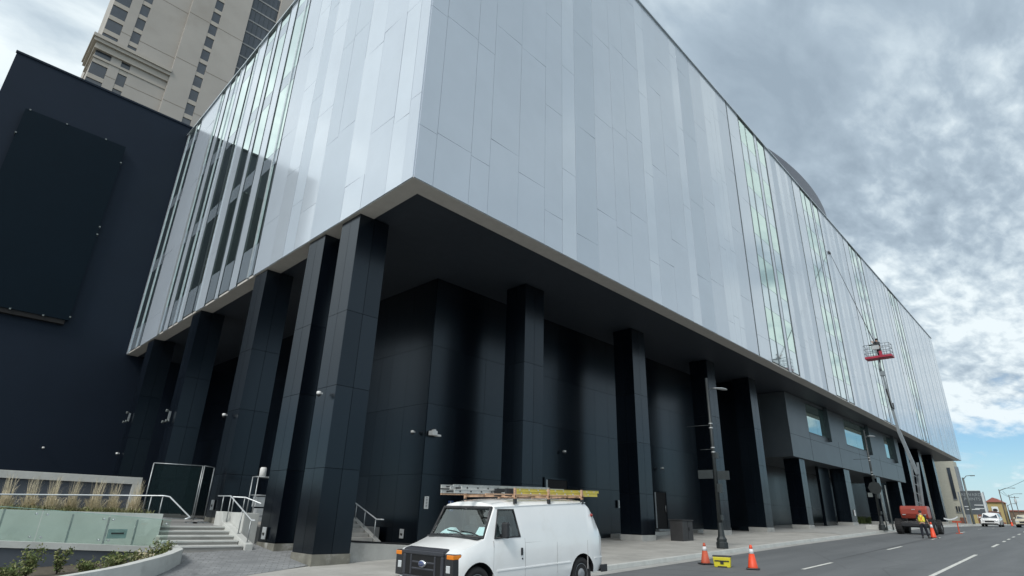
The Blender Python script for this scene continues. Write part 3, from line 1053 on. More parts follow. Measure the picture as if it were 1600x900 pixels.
# cheek wall with its handrail
cheek = thing('cheek_wall', 'pale concrete cheek wall sloping beside the stone steps', 'wall', (8.4, 20.4, 0.6))
mb = MB()
mb.prism([(8.16, 19.3, 0.3), (8.16, 22.2, 0.3), (8.16, 22.2, 1.72), (8.16, 21.6, 1.72), (8.16, 21.45, 1.4), (8.16, 19.3, 0.82)], (0.24, 0, 0))
mb.prism([(8.41, 20.4, 0.3), (8.41, 22.2, 0.3), (8.41, 22.2, 1.70), (8.41, 20.4, 1.70)], (0.5, 0, 0))
mb.build('coping', 'concrete_l', cheek, bevel=0.01)


def rail(name, label, loc, top, posts, r=0.022, pr=0.018, mat='steel_w', group=None):
    t = thing(name, label, 'handrail', loc, group)
    m1 = MB()
    m1.tube(top, r, 8)
    m1.build('top_rail', mat, t)
    for (a, b) in posts:
        m2 = MB()
        m2.tube([a, b], pr, 8)
        m2.box(a[0] - 0.05, a[0] + 0.05, a[1] - 0.05, a[1] + 0.05, a[2] - 0.01, a[2] + 0.012)
        m2.build('post', 'galv', t)
    return t


rail('handrail', 'steel handrail on the cheek wall right of the stone steps', (8.3, 20.6, 1.2),
     [(8.28, 22.6, 2.22), (8.28, 21.5, 2.22), (8.28, 19.45, 1.50), (8.28, 19.2, 1.50)],
     [((8.28, 22.1, 1.70), (8.28, 22.1, 2.22)), ((8.28, 21.45, 1.38), (8.28, 21.45, 2.2)), ((8.28, 20.3, 1.08), (8.28, 20.3, 1.8)), ((8.28, 19.5, 0.86), (8.28, 19.5, 1.52))])
rail('handrail', 'short steel handrail behind the cheek wall beside the black column', (8.8, 23, 1.3),
     [(8.55, 22.0, 2.2), (9.0, 22.0, 2.2), (9.0, 20.6, 2.0)],
     [((8.6, 22.0, 1.7), (8.6, 22.0, 2.2)), ((8.98, 22.0, 1.7), (8.98, 22.0, 2.2))])
rail('handrail', 'long white handrail in front of the tall dry grasses', (4, 22.2, 1.3),
     [(-6, 22.0, 1.93), (2.2, 22.0, 2.02), (6.35, 22.0, 2.15), (6.42, 21.6, 2.12), (6.5, 19.6, 1.55), (6.35, 19.55, 1.50)],
     [((0.0, 22.0, 1.5), (0.0, 22.0, 1.99)), ((6.0, 22.0, 1.27), (6.0, 22.0, 2.14)), ((6.33, 22.0, 1.27), (6.33, 22.0, 2.14))])

# ramp wall, second stairs by the black wall
rw = thing('ramp_wall', 'low grey concrete ramp wall between the corner column and the van', 'wall', (13, 16.9, 0.4))
mb = MB()
mb.hexa([(10.15, 16.75, 0.2), (17.3, 16.85, 0.2), (17.3, 19.15, 0.2), (10.15, 19.2, 0.2), (10.15, 16.75, 0.96), (17.3, 16.85, 0.64), (17.3, 19.15, 0.64), (10.15, 19.2, 0.96)])
mb.build('ramp_slab', 'concrete', rw, bevel=0.01)
st2 = thing('side_steps', 'narrow shadowed concrete steps beside the black wall', 'steps', (11.6, 20, 0.8))
for k in range(5):
    mb = MB()
    y0 = 19.3 + 0.32 * k
    z1 = 0.84 + 0.142 * (k + 1)
    mb.box(10.3, 12.72, y0, y0 + (0.33 if k < 4 else 3.5), 0.3, z1)
    mb.build('step', 'step', st2, bevel=0.008)
mb = MB()
mb.prism([(12.74, 19.1, 0.4), (12.74, 24.0, 0.4), (12.74, 24.0, 1.62), (12.74, 20.9, 1.62), (12.74, 19.1, 0.86)], (0.2, 0, 0))
mb.build('side_kerb', 'concrete', st2)
rail('handrail', 'steel handrail beside the narrow steps at the black wall', (12.8, 20, 1.0),
     [(12.82, 21.4, 2.14), (12.82, 20.9, 2.14), (12.82, 19.35, 1.60), (12.82, 18.9, 1.60)],
     [((12.82, 20.8, 1.55), (12.82, 20.8, 2.12)), ((12.82, 20.15, 1.28), (12.82, 20.15, 1.88)), ((12.82, 19.4, 0.95), (12.82, 19.4, 1.62))])
mb = MB()
mb.tube([(10.2, 18.2, 0.99), (10.9, 17.3, 0.96), (11.8, 17.6, 0.91), (12.8, 17.2, 0.87), (14.2, 17.5, 0.80), (15.5, 17.3, 0.74)], 0.03, 8)
tag(mb.build('hose', 'rubber'), 'black hose lying along the low concrete ramp slab', 'hose')

# glass guard in front of a concrete wall; planter; kerb; back wall with cap
guard = thing('glass_guard', 'long greenish glass guard panels on a pale concrete kerb', 'glass railing', (2, 19.6, 0.7))
GL = lambda x, a, b: lerp(x, [(-8, a[0]), (6.05, a[1])])
gt = lambda x: lerp(x, [(-8, 2.10), (2.06, 1.74), (6.0, 1.46)])
gb_ = lambda x: lerp(x, [(-8, 1.45), (2.28, 0.96), (6.08, 0.76)])
xsg = [-8, -6.4, -4.8, -3.2, -1.6, 0.0, 1.45, 2.95, 4.45, 6.02]
for a, b in zip(xsg, xsg[1:]):
    mb = MB()
    a1, b1 = a + 0.012, b - 0.012
    mb.hexa([(a1, 19.6, gb_(a1)), (b1, 19.6, gb_(b1)), (b1, 19.616, gb_(b1)), (a1, 19.616, gb_(a1)), (a1, 19.6, gt(a1)), (b1, 19.6, gt(b1)), (b1, 19.616, gt(b1)), (a1, 19.616, gt(a1))])
    p_ = mb.build('glass_panel', 'gguard', guard)
    c_ = MB()
    for xx in (a1 + 0.1, b1 - 0.1):
        for zf in (0.14, 0.86):
            zz = gb_(xx) + (gt(xx) - gb_(xx)) * zf
            c_.lathe([(0.025, 19.57), (0.025, 19.75)], (xx, 0, zz), 8, axis='y')
    c_.build('clamp', 'steel', p_)
    e_ = MB()
    e_.hexa([(a1, 19.594, gt(a1)), (b1, 19.594, gt(b1)), (b1, 19.622, gt(b1)), (a1, 19.622, gt(a1)), (a1, 19.594, gt(a1) + .012), (b1, 19.594, gt(b1) + .012), (b1, 19.622, gt(b1) + .012), (a1, 19.622, gt(a1) + .012)])
    e_.build('edge_strip', 'gedge', p_)
mb = MB()
for a, b in zip(xsg, xsg[1:]):
    mb.hexa([(a, 19.45, gb_(a) - .15), (b, 19.45, gb_(b) - .15), (b, 19.78, gb_(b) - .15), (a, 19.78, gb_(a) - .15), (a, 19.45, gb_(a)), (b, 19.45, gb_(b)), (b, 19.78, gb_(b)), (a, 19.78, gb_(a))])
mb.build('base_kerb', 'concrete_l', guard)
mb = MB()
for xx in (0.7, 2.2, 3.65, 4.5, 5.2):
    mb.box(xx - 0.02, xx + 0.02, 19.80, 19.86, gb_(xx), gt(xx) - 0.05)
mb.build('standoff_post', 'galv', guard)
rwall = thing('ramp_parapet', 'pale concrete parapet behind the glass guard, holding the grass bed', 'wall', (0, 21, 0.6))
mb = MB()
zt_ = lambda x: lerp(x, [(-8, 1.72), (6.05, 1.66)])
mb.hexa([(-8, 20.6, 0.2), (6.05, 20.6, 0.2), (6.05, 20.9, 0.2), (-8, 20.9, 0.2), (-8, 20.6, 1.74), (6.05, 20.6, 1.62), (6.05, 20.9, 1.62), (-8, 20.9, 1.74)])
mb.build('parapet', pm("greenish_concrete", (0.52, 0.56, 0.53), 0.85, 0, 0.1, 1.4, bump=0.1, dirt=((0.36, 0.39, 0.37), 0.5, 1.2)), rwall)
mb = MB()
mb.box(-8, 6.05, 19.8, 20.58, 0.2, 0.75)
mb.build('ramp_floor', 'concrete', rwall)
mb = MB()
mb.box(4.55, 5.0, 19.78, 19.86, 0.98, 1.22)
mb.box(4.62, 4.93, 19.765, 19.78, 1.09, 1.13, 1)
tag(mb.build('outlet_box', ['gbox', 'ink'], bevel=0.008), 'blue grey outlet box seen through the glass guard', 'outlet box')
# dark recess panel below the guard and soil bed
mb = MB()
mb.hexa([(-8, 19.50, 0.0), (5.3, 19.50, 0.0), (5.3, 19.76, 0.0), (-8, 19.76, 0.0), (-8, 19.50, 1.3), (5.3, 19.50, 0.66), (5.3, 19.76, 0.66), (-8, 19.76, 1.3)])
tag(mb.build('recess_panel', 'bluegrey'), 'dark blue grey panel below the glass guard kerb', 'wall')
kerbpts = KERBPTS
kzt = [.84, .80, .74, .70, .65, .60, .56, .52, .48, .42, .30]
mb = MB()
pp = [(x, y, 0.26 + .03 * max(0, x)) for x, y in kerbpts] + [(-3, 19.5, 0.16), (6.2, 19.5, 0.44)]
mb.add(pp, [list(range(len(pp)))])
struct(mb, 'planting_bed', 'soil')
mb = MB()
prev = None
for i, (x, y) in enumerate(kerbpts):
    a = V(kerbpts[max(0, i - 1)])
    b = V(kerbpts[min(len(kerbpts) - 1, i + 1)])
    d = (b - a).normalized()
    nrm = V((d.y, -d.x))
    zt2 = kzt[i]
    wv2 = 0.11
    # kerb ring: outer foot, outer top, inner top, inner foot
    oo = V((x, y)) - nrm * wv2
    ii = V((x, y)) + nrm * wv2
    ring = [(oo.x, oo.y, zt2 - 0.60), (oo.x, oo.y, zt2), (ii.x, ii.y, zt2), (ii.x, ii.y, zt2 - 0.60)]
    if prev:
        mb.add(prev + ring, [(0, 4, 5, 1), (1, 5, 6, 2), (2, 6, 7, 3)])
    else:
        mb.add(ring, [(0, 1, 2, 3)])
    prev = ring
tag(mb.build('planter_kerb', 'concrete_l'), 'curved pale concrete kerb around the low planting bed', 'kerb')

bw = thing('bench_wall', 'long low wall with pale concrete cap and dark panels behind dry grass', 'wall', (0, 27, 1.2))
mb = MB()
mb.box(-12, 6.9, 27.0, 27.5, 2.58, 2.84)
mb.box(6.6, 6.9, 27.0, 27.5, 1.2, 2.58)
mb.build('cap', 'concrete_l', bw, bevel=0.01)
mb = MB()
mb.box(-12, 6.6, 27.1, 27.4, 1.2, 2.58)
mb.build('panel', 'bluegrey', bw)
mb = MB()
mb.box(-12, 6.2, 21.0, 26.9, 1.28, 1.45)
struct(mb, 'grass_bed', 'soil')


# temporary fence with dark screen cloth
def fence(x0, y0, x1, y1, z, h, label):
    t = thing('fence_panel', label, 'fence panel', ((x0 + x1) / 2, (y0 + y1) / 2, z), 'temporary fence panels by the steps')
    m1 = MB()
    a, b = V((x0, y0, z)), V((x1, y1, z))
    m1.tube([a + V((0, 0, .1)), a + V((0, 0, h))], 0.021, 8)
    m1.tube([b + V((0, 0, .1)), b + V((0, 0, h))], 0.021, 8)
    m1.tube([a + V((0, 0, h)), b + V((0, 0, h))], 0.016, 8)
    m1.tube([a + V((0, 0, .15)), b + V((0, 0, .15))], 0.022, 8)
    m1.build('frame', 'galv', t)
    m2 = MB()
    d = (b - a).normalized()
    nn = V((-d.y, d.x, 0)) * 0.012
    m2.ob(a + V((0, 0, .17)) + d * .03 + nn, (b - a) - d * .06, nn * 0.3, V((0, 0, h - .2)))
    m2.build('screen_cloth', 'mesh', t)
    for p in (a, b):
        m3 = MB()
        m3.box(p.x - 0.1, p.x + 0.1, p.y - 0.35, p.y + 0.35, z, z + 0.05)
        m3.build('foot', 'galv', t)


fence(6.55, 24.7, 8.12, 24.3, 1.27, 2.02, 'screened temporary fence panel left of the third black column')
fence(8.18, 24.30, 8.72, 24.8, 1.27, 2.02, 'narrow screened fence panel against the third black column')

# meter rack between two columns
rk = thing('equipment_rack', 'grey metal equipment rack with a white canister between black columns', 'rack', (9.6, 22.6, 1.27))
mb = MB()
for (x, y) in ((9.5, 22.4), (10.3, 22.4), (9.5, 22.9), (10.3, 22.9)):
    mb.tube([(x, y, 1.27), (x, y, 2.95)], 0.022, 6)
for z in (1.6, 2.3, 2.95):
    mb.tube([(9.5, 22.4, z), (10.3, 22.4, z), (10.3, 22.9, z), (9.5, 22.9, z), (9.5, 22.4, z)], 0.018, 6)
mb.build('frame', 'galv', rk)
mb = MB()
mb.box(9.6, 10.1, 22.42, 22.8, 1.9, 2.25)
mb.box(9.65, 10.0, 22.40, 22.7, 1.4, 1.85)
mb.build('meter_box', 'boxgrey', rk, bevel=0.01)
mb = MB()
mb.lathe([(0.10, 2.97), (0.12, 2.99), (0.12, 3.25), (0.09, 3.30)], (9.72, 22.6, 0), 14)
mb.build('canister', 'white', rk)


# ------------------------------------------------------------------ planting
def blades(mb, c, nb, h, spread, lean, wd, m=0, seed=0, curl=0.3):
    r = random.Random(seed)
    for k in range(nb):
        a = r.uniform(0, 6.283)
        rr_ = spread * math.sqrt(r.random()) * 0.5
        p = V((c[0] + rr_ * math.cos(a), c[1] + rr_ * math.sin(a), c[2]))
        hh = h * r.uniform(0.55, 1.1)
        la = r.uniform(0, 6.283)
        out_ = V((math.cos(la), math.sin(la), 0)) * lean * hh * r.uniform(0.2, 1.0)
        sd = V((-math.sin(la), math.cos(la), 0)) * wd * r.uniform(0.6, 1.3)
        q1 = p + out_ * 0.25 + V((0, 0, hh * 0.5))
        q2 = p + out_ * 0.65 + V((0, 0, hh * 0.85))
        q3 = p + out_ * (1.0 + curl) + V((0, 0, hh * (1.0 - 0.15 * lean)))
        mb.add([p - sd, p + sd, q1 + sd * .8, q1 - sd * .8, q2 + sd * .5, q2 - sd * .5, q3], [(0, 1, 2, 3), (3, 2, 4, 5), (5, 4, 6)], m)


glabels = ['leftmost dry straw grass clump', 'tall straw grass clump second from the left frame edge', 'wide straw grass clump left of the middle of the bed', 'straw grass clump in the middle of the bed', 'leaning straw grass clump right of the middle of the bed', 'bushy straw grass clump second from the wall end', 'straw grass clump at the end of the capped wall']
for i, x in enumerate((2.45, 3.02, 3.50, 4.07, 4.66, 5.17, 5.67)):
    mb = MB()
    cz = 1.44
    y = 22.6 + 0.25 * rnd.uniform(-1, 1)
    blades(mb, (x, y, cz), 240, 0.60, 0.34, 0.80, 0.008, 0, 100 + i)
    blades(mb, (x, y, cz), 90, 1.18, 0.26, 0.20, 0.005, 0, 200 + i)
    blades(mb, (x - .1, y - .2, cz), 150, 0.34, 0.55, 0.8, 0.010, 0, 300 + i)
    blades(mb, (x - 0.25, y - 0.5, cz), 150, 0.36, 0.6, 0.8, 0.012, 1, 400 + i)
    blades(mb, (x + 0.2, y - 0.5, cz), 80, 0.30, 0.5, 0.8, 0.012, 1, 500 + i)
    tag(mb.build('ornamental_grass', ['straw', 'leaf2'], fix=False), glabels[i] + ' before the dark panel', 'grass', 'dry ornamental grasses behind the handrail')


def shrub(c, n_l, rad, h, seed, label, mats=('leaf', 'leaf2', 'wood')):
    r = random.Random(seed)
    mb = MB()
    for k in range(7):
        a = r.uniform(0, 6.283)
        tip = V(c) + V((math.cos(a) * rad * r.uniform(.3, .9), math.sin(a) * rad * r.uniform(.3, .9), h * r.uniform(.5, 1.0)))
        mid = V(c) * .5 + tip * .5 + V((0, 0, h * .12))
        mb.tube([c, mid, tip], [0.012, 0.008, 0.004], 5, 2)
        for q in range(n_l // 7):
            t = r.uniform(0.15, 1.0)
            p = V(c).lerp(mid, t * 2) if t < .5 else mid.lerp(tip, t * 2 - 1)
            p = p + V((r.gauss(0, .06), r.gauss(0, .06), r.gauss(0, .04))) * (rad / .35)
            d = V((r.gauss(0, 1), r.gauss(0, 1), r.gauss(.4, .6))).normalized()
            s_ = d.cross(V((r.gauss(0, 1), r.gauss(0, 1), r.gauss(0, 1)))).normalized()
            L = r.uniform(.05, .10)
            mb.add([p, p + d * L * .5 + s_ * L * .22, p + d * L, p + d * L * .5 - s_ * L * .22], [(0, 1, 2, 3)], 0 if r.random() < .6 else 1)
    tag(mb.build('shrub', list(mats), fix=False), label, 'shrub', 'shrubs in the kerbed planting bed')


shrub((5.55, 18.5, 0.44), 900, 0.38, 0.52, 1, 'green shrub at the tip of the curved kerb')
shrub((5.0, 17.9, 0.42), 480, 0.42, 0.32, 2, 'low brownish shrub right of the dark recess', ('leaf2', 'straw', 'wood'))
shrub((4.40, 17.6, 0.40), 800, 0.50, 0.38, 3, 'broad green shrub in the middle of the planting bed')
shrub((3.85, 17.4, 0.36), 460, 0.40, 0.24, 4, 'small low green shrub left of the broad shrub')
shrub((3.22, 17.5, 0.33), 420, 0.20, 0.56, 5, 'upright narrow green shrub before the dark panel')
shrub((2.62, 17.2, 0.32), 560, 0.30, 0.62, 6, 'tall arching green shrub near the left frame edge')
shrub((2.28, 16.8, 0.30), 700, 0.46, 0.32, 7, 'spreading green shrub in the bottom left corner')
mb = MB()
for k in range(30):
    x = rnd.uniform(70.0, 78.5)
    blades(mb, (x, 19.2 + rnd.uniform(-.4, .4), gz(x) + .15), 30, 0.75, .7, .6, .03, 0, 900 + k)
tag(mb.build('hedge', ['leaf'], fix=False), 'low green bush in the dark bay under the block', 'bush')

# ------------------------------------------------------------------ fittings on the walls
def dome_cam(x, y, z, d, label):
    t = thing('security_camera', label, 'camera', (x, y, z), 'white security cameras')
    d = V(d)
    m1 = MB()
    m1.lathe([(0.055, -0.02), (0.075, 0.0), (0.075, 0.06), (0.05, 0.08)], (0, 0, 0), 14, axis='z')
    s_ = MB()
    s_.sphere((0, 0, -0.03), 0.062, 0, 12, 8)
    a_ = MB()
    a_.ob(V((-.02, -.02, .0)) - d * 0.14, V((.04, 0, 0)) if abs(d.y) > .5 else d * 0.12, V((0, .04, 0)) if abs(d.x) > .5 else d * 0.12, V((0, 0, .05)))
    for mb_, nme, mt in ((m1, 'housing', 'white'), (s_, 'dome', 'vblack'), (a_, 'arm', 'white')):
        o = mb_.build(nme, mt, t, local=True)
    t.scale = (1.0, 1.0, 1.0)


dome_cam(8.66, 17.05, 5.28, (-1, 0, 0), 'white dome camera on the front corner column')
dome_cam(8.7, 24.9, 5.32, (-1, 0, 0), 'white dome camera on the third black column')
dome_cam(14.36, 19.74, 4.92, (-1, 0, 0), 'white dome camera on the side of the recessed black wall')
dome_cam(23.35, 19.05, 4.92, (0, -1, 0), 'white dome camera on the wall above the first black door')
dome_cam(33.0, 19.15, 4.8, (0, -1, 0), 'white dome camera on the wall above the second black door')
dome_cam(8.95, 41.6, 4.6, (-1, 0, 0), 'white dome camera on the farthest black column at left')
dome_cam(6.1, 47.05, 4.95, (0, -1, 0), 'white dome camera low on the dark navy wall')
# box-shaped twin camera at the wall corner
t = thing('corner_camera', 'white boxy twin camera at the corner of the recessed black wall', 'camera', (14.95, 19.05, 4.85))
mb = MB()
mb.box(14.72, 14.98, 18.86, 19.14, 4.80, 4.98)
mb.build('housing', 'white', t, bevel=0.02)
mb = MB()
mb.box(14.98, 15.2, 18.9, 19.1, 4.78, 4.86)
mb.box(14.9, 15.0, 19.0, 19.18, 4.86, 5.06)
mb.build('bracket', 'white', t, bevel=0.01)


def flood(x, y, z, label):
    t = thing('floodlight_cluster', label, 'floodlight', (x, y, z), 'floodlight clusters on the left columns')
    m1 = MB()
    m1.box(x - .10, x, y - .03, y + .03, z - .1, z + .4)
    m1.build('bracket', 'galv', t)
    for dy, dz_ in ((-.28, -.12), (.28, -.12), (0.0, .42)):
        m2 = MB()
        m2.lathe([(0.03, 0.0), (0.06, -0.05), (0.07, -0.12), (0.065, -0.13)], (x - .12, y + dy, z + dz_), 12, axis='x')
        m2.tube([(x - .08, y + dy, z + dz_), (x - .06, y, z + .05)], .025, 6)
        m2.build('lamp_can', 'pole_grey', t)


flood(8.98, 33.1, 5.9, 'floodlight cluster on the fourth black column from the front')
flood(9.08, 41.5, 6.6, 'floodlight cluster on the fifth black column, deepest at left')


def plate(pos, u, n, w_, h, name, label, cat, mats, extra=None, group=None):
    """flat plate on a wall: pos = centre, u = width dir, n = normal"""
    t = thing(name, label, cat, pos, group)
    u, n = V(u), V(n)
    m1 = MB()
    m1.ob(V(pos) - u * w_ / 2 - V((0, 0, h / 2)), u * w_, n * 0.03, V((0, 0, h)))
    m1.build('plate', mats[0], t, bevel=0.006)
    if extra:
        m2 = MB()
        for (a, b, c, d) in extra:
            m2.ob(V(pos) + u * (a * w_) + V((0, 0, b * h)) + n * 0.031, u * (c * w_), n * 0.006, V((0, 0, d * h)))
        m2.build('marking', mats[1], t)
    return t


OB = [(-.3, -.12, .6, .16), (-.1, -.2, .4, .08)]
plate((8.86, 20.03 - .35, 1.12), (0, -1, 0), (-1, 0, 0), .26, .36, 'outlet_cover', 'grey outlet cover low on the second black column', 'outlet', ('boxgrey', 'ink'), OB, 'outlet covers low on black cladding')
plate((8.92, 24.75, 1.92), (0, -1, 0), (-1, 0, 0), .26, .36, 'outlet_cover', 'grey outlet cover low on the third black column', 'outlet', ('boxgrey', 'ink'), OB, 'outlet covers low on black cladding')
plate((14.55, 20.1, 1.08), (0, -1, 0), (-1, 0, 0), .26, .34, 'outlet_cover', 'grey outlet cover low on the recessed wall left of the van', 'outlet', ('boxgrey', 'ink'), OB, 'outlet covers low on black cladding')
TXTS = [(-.22, -.36 + .12 * k, .44, .045) for k in range(7)]
plate((14.9, 19.17, 2.24), (1, 0, 0), (0, -1, 0), .20, .46, 'notice_sign', 'narrow white notice with black lettering on the black wall', 'sign', ('white', 'ink'), TXTS)
t = plate((16.15, 19.17, 2.15), (1, 0, 0), (0, -1, 0), .26, .40, 'accessible_sign', 'small blue wheelchair sign on the black wall above the van', 'sign', ('blue', 'white'))
mb = MB()
mb.sphere((16.12, 19.13, 2.29), .03, 0, 8, 6)
mb.tube([(16.12, 19.13, 2.26), (16.12, 19.13, 2.14), (16.2, 19.13, 2.14), (16.23, 19.13, 2.04)], .014, 6)
mb.tube([(16.13 + .075 * math.cos(a), 19.13, 2.08 + .075 * math.sin(a)) for a in [2.2 + .4 * k for k in range(10)]], .01, 6)
mb.build('wheelchair_symbol', 'white', t)
plate((28.3, 19.24, 2.6), (1, 0, 0), (0, -1, 0), .22, .40, 'wall_box', 'small white box on the black wall between two columns', 'box', ('boxgrey', 'ink'), [(-.2, -.2, .4, .06)])
plate((61.5, 16.51, 2.9), (1, 0, 0), (0, -1, 0), .3, .5, 'wall_plate', 'pale plate in the loading bay below the graphite storey', 'sign', ('white', 'ink'), [(-.2, .1, .4, .08)])

# dark cabinet on the sidewalk
t = thing('utility_cabinet', 'dark square utility cabinet standing on the sidewalk', 'cabinet', (28.6, 15.6, gz(28.6) + .13))
mb = MB()
mb.box(27.9, 28.95, 15.3, 16.0, gz(28) + .12, 1.85)
mb.build('body', 'bin', t, bevel=0.02)
mb = MB()
mb.box(27.86, 28.99, 15.26, 16.04, 1.855, 1.90)
mb.build('lid', 'bin', t, bevel=0.01)
mb = MB()
mb.box(28.42, 28.44, 15.293, 15.299, 1.0, 1.83)
mb.box(28.5, 28.55, 15.27, 15.299, 1.4, 1.55)
mb.build('door_seam', 'gap', t)


# ------------------------------------------------------------------ street lamps
def street_lamp(x, y, label, far=False):
    z = gz(x) + 0.13
    t = thing('street_lamp', label, 'street lamp', (x, y, z), 'street lamps on the sidewalk')
    m1 = MB()
    m1.lathe([(0.24, 0), (0.25, 0.04), (0.25, 0.22), (0.21, 0.26), (0.22, 0.36), (0.15, 0.46), (0.12, 0.75), (0.11, 1.0)], (0, 0, 0), 8, smooth=False)
    m1.build('base', 'lamp_green', t, local=True)
    m2 = MB()
    m2.tube([(0, 0, 0.98), (0, 0, 4.0), (0, 0, 7.2)], [0.095, 0.075, 0.055], 12)
    m2.build('pole', 'lamp_green', t, local=True)
    m3 = MB()
    hz = 6.72
    m3.tube([(0, 0, hz - 0.5), (0.05, -0.02, hz - 0.1), (0.25, -0.06, hz + 0.03), (0.45, -0.12, hz + 0.05)], 0.03, 8)
    m3.build('arm', 'lamp_green', t, local=True)
    m4 = MB()
    prof = [(0.0, 0.02), (0.2, 0.10), (0.55, 0.16), (0.85, 0.15), (1.0, 0.06)]
    vs, fs = [], []
    for (l, hw) in prof:
        cxx, cyy = 0.35 + l * .85, -0.1 - l * .28
        for k in range(8):
            a = 2 * math.pi * k / 8
            vs.append((cxx + math.sin(.32) * math.cos(a) * hw, cyy + math.cos(.32) * math.cos(a) * hw, hz + 0.06 + 0.03 * math.sin(l * 2.5) + max(-.3, math.sin(a)) * 0.055 * (hw / .16)))
    for i in range(len(prof) - 1):
        for k in range(8):
            fs.append((i * 8 + k, i * 8 + (k + 1) % 8, (i + 1) * 8 + (k + 1) % 8, (i + 1) * 8 + k))
    fs.append(list(range(8)))
    fs.append(list(range((len(prof) - 1) * 8, len(prof) * 8)))
    m4.add(vs, fs, 0, True)
    m4.build('lamp_head', 'lamp_head', t, local=True)
    for zz, L in ((5.05, -1.0), (4.0, -0.45)):
        m5 = MB()
        m5.tube([(0, 0, zz), (-0.1, 0.25 * -L * 0 + 0.0, zz), (-0.3, -L, zz - 0.02)], 0.013, 6)
        m5.lathe([(0.085, zz - 0.14), (0.085, zz - 0.09)], (0, 0, 0), 10, 1)
        m5.lathe([(0.085, zz + 0.05), (0.085, zz + 0.1)], (0, 0, 0), 10, 1)
        m5.build('banner_arm', ['lamp_green', 'lamp_head'], t, local=True)
    for bq in ((-.10, .10, -.20, -.07, 3.62, 3.86), (-.12, .12, -.22, -.07, 2.2, 2.55), (-.06, .06, -.16, -.07, 1.1, 1.3)):
        m6 = MB()
        m6.box(*bq)
        m6.build('control_box', 'sign_back', t, local=True, bevel=.01)
    return t


t = street_lamp(24.98, 11.93, 'green street lamp with banner arms on the sidewalk near the cones')
mb = MB()
mb.box(-.02, .02, 0.12, .80, 2.78, 3.14)
mb.build('sign_plate', 'sign_back', t, local=True, bevel=.005)
mb = MB()
mb.box(-.02, .02, -.62, -.1, 2.72, 3.08)
mb.build('sign_plate', 'sign_back', t, local=True, bevel=.005)
t = street_lamp(51.65, 12.2, 'distant street lamp with a round sign back, beside the lift')
mb = MB()
mb.lathe([(0.46, -0.02), (0.46, 0.02)], (-0.12, -0.05, 2.95), 8, axis='x', smooth=False)
mb.build('sign_plate', 'lamp_green', t, local=True)
mb = MB()
mb.box(-.16, -.12, .2, .5, 2.3, 2.6)
mb.build('small_plate', 'pole_grey', t, local=True)
for (x, y, lab) in ((52.3, 12.05, 'nearer slim grey sign post right of the distant street lamp'), (53.4, 11.9, 'farther slim grey sign post by the red lift')):
    mb = MB()
    mb.tube([(x, y, gz(x) + .1), (x, y, gz(x) + 3.3)], .05, 8)
    mb.box(x - .1, x + .1, y - .1, y + .1, gz(x) + .13, gz(x) + .16)
    tag(mb.build('sign_post', 'pole_grey'), lab, 'post')
mb = MB()
mb.box(52.9, 55.4, 12.5, 13.6, gz(53) + .1, gz(53) + .45)
tag(mb.build('concrete_block', 'concrete_l', bevel=.02), 'pale concrete block on the sidewalk behind the red lift', 'block')


# ------------------------------------------------------------------ cones, case
def cone(x, y, h, mat, label, tilt=0.0):
    t = thing('traffic_cone', label, 'traffic cone', (x, y, gz(x) + 0.008), 'traffic cones along the street', (0, tilt, rnd.uniform(0, 1)))
    m1 = MB()
    m1.box(-.19, .19, -.19, .19, 0, .035)
    m1.build('base', 'vblack', t, local=True, bevel=.01)
    m2 = MB()
    f = h / .72
    m2.lathe([(.15, .035), (.145, .06), (.058 + .02, .46 * f), (.078, .46 * f)], (0, 0, 0), 20)
    m2.lathe([(.056, .60 * f), (.045, .66 * f), (.034, h), (.022, h + .005)], (0, 0, 0), 20)
    m2.build('body', mat, t, local=True)
    m3 = MB()
    m3.lathe([(.0785, .455 * f), (.0565, .605 * f)], (0, 0, 0), 20)
    m3.build('reflective_collar', 'refl', t, local=True)
    return t


cone(19.5, 9.95, .64, 'dorange', 'faded orange cone left of the yellow case')
cone(19.2, 8.25, .68, 'orange', 'bright orange cone right of the yellow case')
cone(115, 10.5, .9, 'orange', 'distant orange cone right of the white car')
t = thing('yellow_case', 'yellow plastic case with a dark lid between two cones', 'case', (19.15, 9.2, gz(19.15)), None, (0, 0, R(-70)))
mb = MB()
mb.hexa([(-.24, -.13, .0), (.24, -.13, .0), (.24, .13, .0), (-.24, .13, .0), (-.27, -.15, .30), (.27, -.15, .30), (.27, .15, .30), (-.27, .15, .30)])
mb.build('body', 'yellow', t, local=True, bevel=.02)
mb = MB()
mb.box(-.28, .28, -.16, .16, .302, .335)
mb.build('lid', 'vblack', t, local=True, bevel=.012)
mb = MB()
mb.box(-.22, .22, -.162, -.146, .17, .20)
mb.box(-.05, .05, -.168, -.15, .10, .17)
mb.box(-.14, .14, -.15, -.131, .0, .035)
mb.build('handle', 'ink', t, local=True)

